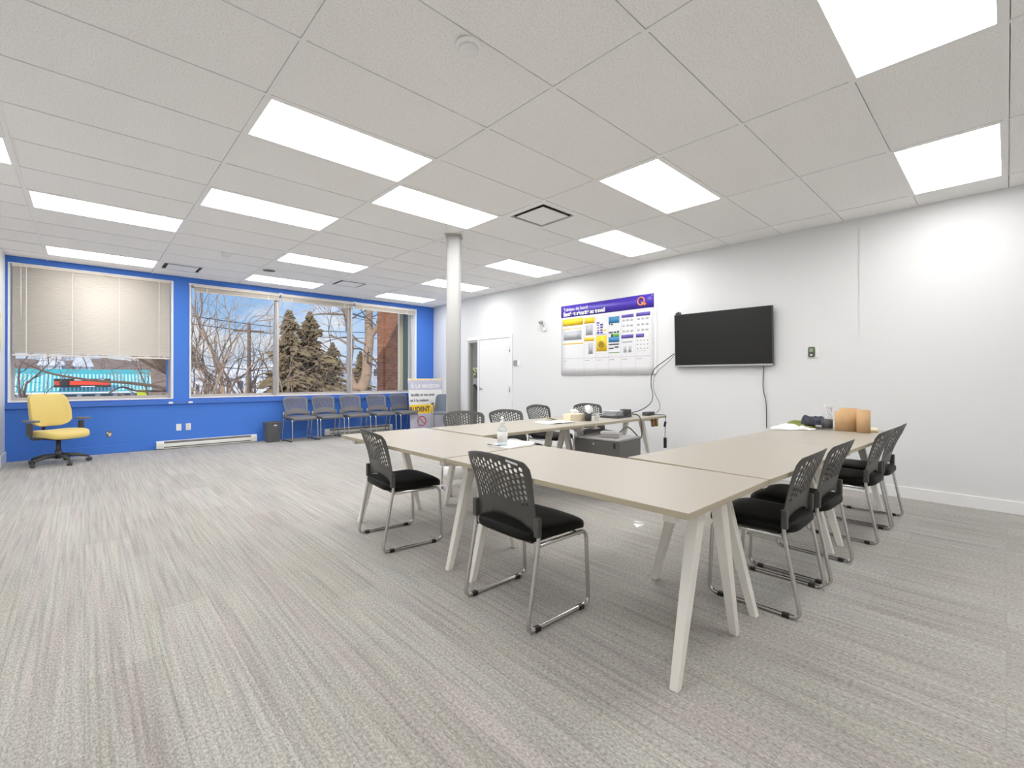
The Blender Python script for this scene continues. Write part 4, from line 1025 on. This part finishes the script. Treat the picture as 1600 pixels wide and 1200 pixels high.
bare('bare pale tree behind the left pane, right of the utility pole', 404, 23, 9.0, .09, 6, 21, (-.1, 0), ('bark', 'twig'), .03, .7, 2)
bare('bare tree in front of the left conifer, just right of the left mullion', 446, 27, 7.0, .07, 5, 31, (0, 0), ('bark', 'twig'), .05, .6, 1)
bare('bare bushy tree in the gap between conifers and grey block', 516, 30, 5.6, .09, 5, 43, (-.1, 0), ('barkdark', 'bark'), .02, .8)
for k, (u, Y, h) in enumerate([(296, 44, 10), (318, 50, 10.5), (340, 47, 10), (360, 52, 9.5), (382, 56, 10), (402, 50, 9), (424, 54, 8.5), (444, 58, 8), (508, 52, 5.5), (535, 55, 5.5), (590, 57, 6), (40, 66, 8.5), (90, 100, 12), (150, 100, 11.5), (200, 100, 11.5), (240, 70, 8)]):
    bare('one of the hazy brown bare trees massed in the distance outside the windows', u, Y, h, .13, 5, 70+k, (0, 0), ('barkdark', 'bark'), .03, .75, 2)
# big forked tree in front of the right mullion
mb = MB(); rnd = random.Random(8); bp_ = at(562, 640, 15)
def limb(pts, r0, r1, nb, ln):
    P = smoothpath([at(u, v, y) for u, v, y in pts], 6); mb.tube(P, r0, 8, 0, r2=r1)
    for k in range(nb):
        i = rnd.randint(len(P)//4, len(P)-2); d = Vector((rnd.uniform(-1, 1), rnd.uniform(-.6, .6), rnd.uniform(-.1, .9)))
        grow(mb, P[i], d, ln*rnd.uniform(.6, 1.2), r1*.38, 3, rnd, .03, .8, .03, .2)
tr0 = at(562, 612, 15); mb.tube([(tr0.x+.1, 15, GZ), (tr0.x, 15, GZ+1.6), tuple(tr0)], [.34, .26, .22], 10, 0)
limb([(562, 612, 15), (572, 590, 15), (574, 560, 15), (577, 530, 15), (576, 505, 15), (577, 478, 15), (580, 440, 15)], .20, .11, 7, 1.2)
limb([(577, 528, 15), (588, 514, 14.8), (596, 498, 14.6), (604, 470, 14.4)], .11, .06, 5, 1.0)
limb([(562, 612, 15), (552, 600, 15.2), (545, 575, 15.4), (548, 545, 15.4), (546, 520, 15.4), (540, 490, 15.4), (535, 460, 15.4)], .13, .07, 8, 1.1)
limb([(540, 492, 15.4), (520, 491, 15.2), (500, 491, 15), (482, 494, 14.8)], .04, .02, 6, .6)
limb([(546, 540, 15.4), (530, 530, 15.6), (515, 524, 15.8)], .05, .02, 5, .7)
tag(mb.build('bare_tree', ['bark', 'barkdark']), 'large pale forked tree outside, right of the right mullion', 'tree', 'bare winter trees outside')
# low branches crossing in front of the teal shop
mb = MB(); rnd = random.Random(12)
limb([(276, 622, 17), (262, 610, 17), (232, 603, 17), (195, 599, 17), (150, 596, 17), (105, 590, 17), (70, 582, 17), (30, 565, 17)], .055, .018, 9, 1.0)
limb([(262, 585, 17.5), (240, 574, 17.5), (215, 560, 17.5), (190, 550, 17.5)], .05, .03, 6, .9)
limb([(262, 612, 17.2), (215, 612, 17.2), (190, 606, 17.2), (170, 616, 17.2)], .03, .02, 3, .6)
lb = at(278, 625, 17); mb.tube([(lb.x+.3, 17.2, GZ), (lb.x+.1, 17, GZ+1.5), tuple(at(276, 620, 17)), tuple(at(268, 580, 17.3)), tuple(at(262, 540, 17.4)), tuple(at(255, 490, 17.5))], [.18, .14, .12, .10, .08, .06], 8, 0)
tag(mb.build('bare_tree', ['barkdark', 'bark']), 'bare tree whose long dark branches cross in front of the teal shop', 'tree', 'bare winter trees outside')
def conifer(label, u, vtop, Y, wid, seed, dens=1.0):
    p = at(u, vtop, Y); h = p.z-GZ; rnd = random.Random(seed)
    o = thing('conifer', label, 'tree', (p.x, Y, GZ), group='conifers outside')
    MB().tube([(0, 0, 0), (0, 0, h*.98)], .16, 7, r2=.015).build('trunk', 'barkdark', o)
    fm = MB(); n = int(700*dens)
    for k in range(n):
        t = (k/n)**.85; z = h*(.14+.86*t); rr = wid*(1-t)**.8*rnd.choice((.3, .5, .7, .9, 1.0, 1.15, 1.35))*(.8+.25*math.sin(z*3.1+seed))+.12
        a = rnd.uniform(0, 2*PI); d = Vector((math.cos(a), math.sin(a), 0)); s = Vector((-d.y, d.x, 0))
        tip = d*rr+Vector((0, 0, -.30*rr+.12*rnd.random()))
        for j in range(3):       # a drooping bough with side sprays
            f = .35+.3*j; c = tip*f; w = rr*.17*(1.15-f)+.06
            q = rnd.uniform(-.12, .12)
            fm.add([c-tip*.20+Vector((0,0,z)), c+s*w+Vector((0,0,z-.10+q)), c+tip*.30+Vector((0,0,z-.04)), c-s*w+Vector((0,0,z-.10-q)), c+Vector((0,0,z+.09))],
                   [(0,1,4),(1,2,4),(2,3,4),(3,0,4),(0,3,2,1)])
    fo = fm.build('foliage', 'needle', o)
    return o
conifer('tall conifer just right of the left mullion', 452, 486, 34, 1.9, 1)
conifer('tall full conifer in the middle pane of the wide window', 484, 489, 35, 2.5, 2, 1.3)
conifer('small conifer standing over the grey flat-roofed block', 520, 536, 58, 2.5, 3, .8)
conifer('small pointed conifer just right of the right mullion', 563, 549, 62, 1.9, 4, .6)
# shrubs along the lot
for k, (u, Y, lab) in enumerate([(330, 27, 'tan shrub at the bottom of the left pane, under the bare tree'), (420, 28, 'tan shrub at the bottom right of the left pane'), (470, 27, 'tan shrub in front of the conifers'), (540, 28, 'tan shrub in front of the grey block'), (300, 26, 'tan shrub at the left edge of the wide window')]):
    p = at(u, 600, Y); mb = MB(); rnd = random.Random(50+k)
    for s in range(16): grow(mb, Vector((rnd.uniform(-1.3, 1.3), rnd.uniform(-.5, .5), 0)), Vector((rnd.uniform(-.5, .5), rnd.uniform(-.3, .3), 1)), 1.5, .03, 3, rnd, .03, .6, .02)
    tag(mb.build('shrub', ['twig', 'twig'], loc=(p.x, Y, GZ)), lab, 'shrub', 'bare shrubs outside')
# utility pole and wires
p = at(389, 505, 38)
o = thing('utility_pole', 'dark wooden utility pole behind the left pane', 'pole', (p.x, 38, GZ))
MB().tube([(0, 0, 0), (0, 0, p.z-GZ)], .15, 10, r2=.11).build('pole', 'barkdark', o); MB().bx((-1.0, -.06, p.z-GZ-.7), (1.0, .06, p.z-GZ-.55)).build('crossarm', 'barkdark', o)
for k, (v0, v1, lab) in enumerate([(489, 514, 'highest dark wire crossing outside the wide window'), (502, 522, 'second dark wire crossing outside the wide window'), (567, 574, 'lowest dark wire crossing outside the wide window')]):
    A = at(240, v0-3, 38.2); B = at(640, v1+6, 38.2); P = []
    for i in range(25):
        t = i/24; q = A.lerp(B, t); q.z -= .5*math.sin(PI*t); P.append(q)
    tag(MB().tube(P, .03, 5).build('overhead_wire', 'wire'), lab, 'wire', 'overhead wires')

# ------------------------------------------------------------------ sky and sun
wd = bpy.data.worlds.new('sky'); S.world = wd; wd.use_nodes = True; nt = wd.node_tree
for n in list(nt.nodes): nt.nodes.remove(n)
L = nt.links.new
out = node(nt, 'ShaderNodeOutputWorld'); bg = node(nt, 'ShaderNodeBackground'); tc = node(nt, 'ShaderNodeTexCoord')
sep = node(nt, 'ShaderNodeSeparateXYZ'); L(tc.outputs['Generated'], sep.inputs[0])
gr_ = node(nt, 'ShaderNodeValToRGB'); e = gr_.color_ramp.elements
e[0].position = 0.0; e[0].color = srgb(214, 228, 246); e[1].position = .45; e[1].color = srgb(96, 160, 240)
x_ = e.new(.12); x_.color = srgb(160, 202, 248)
L(sep.outputs[2], gr_.inputs[0])
mp = node(nt, 'ShaderNodeMapping'); mp.inputs['Scale'].default_value = (1, 1, 2.4); mp.inputs['Location'].default_value = (.35, .2, .1); L(tc.outputs['Generated'], mp.inputs[0])
nz = node(nt, 'ShaderNodeTexNoise'); nz.inputs['Scale'].default_value = 5.0; nz.inputs['Detail'].default_value = 6; L(mp.outputs[0], nz.inputs['Vector'])
cr = node(nt, 'ShaderNodeValToRGB'); cr.color_ramp.elements[0].position = .45; cr.color_ramp.elements[0].color = (0,0,0,1); cr.color_ramp.elements[1].position = .60; cr.color_ramp.elements[1].color = (1,1,1,1)
L(nz.outputs['Fac'], cr.inputs[0])
mx = node(nt, 'ShaderNodeMixRGB'); mx.inputs[2].default_value = srgb(244, 246, 252); L(cr.outputs[0], mx.inputs[0]); L(gr_.outputs[0], mx.inputs[1])
L(mx.outputs[0], bg.inputs[0]); bg.inputs[1].default_value = 1.0; L(bg.outputs[0], out.inputs[0])
sun = bpy.data.lights.new('sun', 'SUN'); sun.energy = 3.0; sun.angle = rad(1); sun.color = (1, .94, .86)
so_ = bpy.data.objects.new('sun', sun); C.objects.link(so_); so_.rotation_euler = Vector((.55, .72, -.62)).to_track_quat('-Z', 'Y').to_euler()
for x0, x1 in (W1, W2):     # window portals guide the daylight sampling
    pl = bpy.data.lights.new('daylight portal', 'AREA'); pl.shape = 'RECTANGLE'; pl.size = x1-x0; pl.size_y = WZ1-WZ0; pl.cycles.is_portal = True
    po = bpy.data.objects.new('daylight_portal', pl); C.objects.link(po); po.location = ((x0+x1)/2, WY+.21, (WZ0+WZ1)/2); po.rotation_euler = (-PI/2, 0, 0)
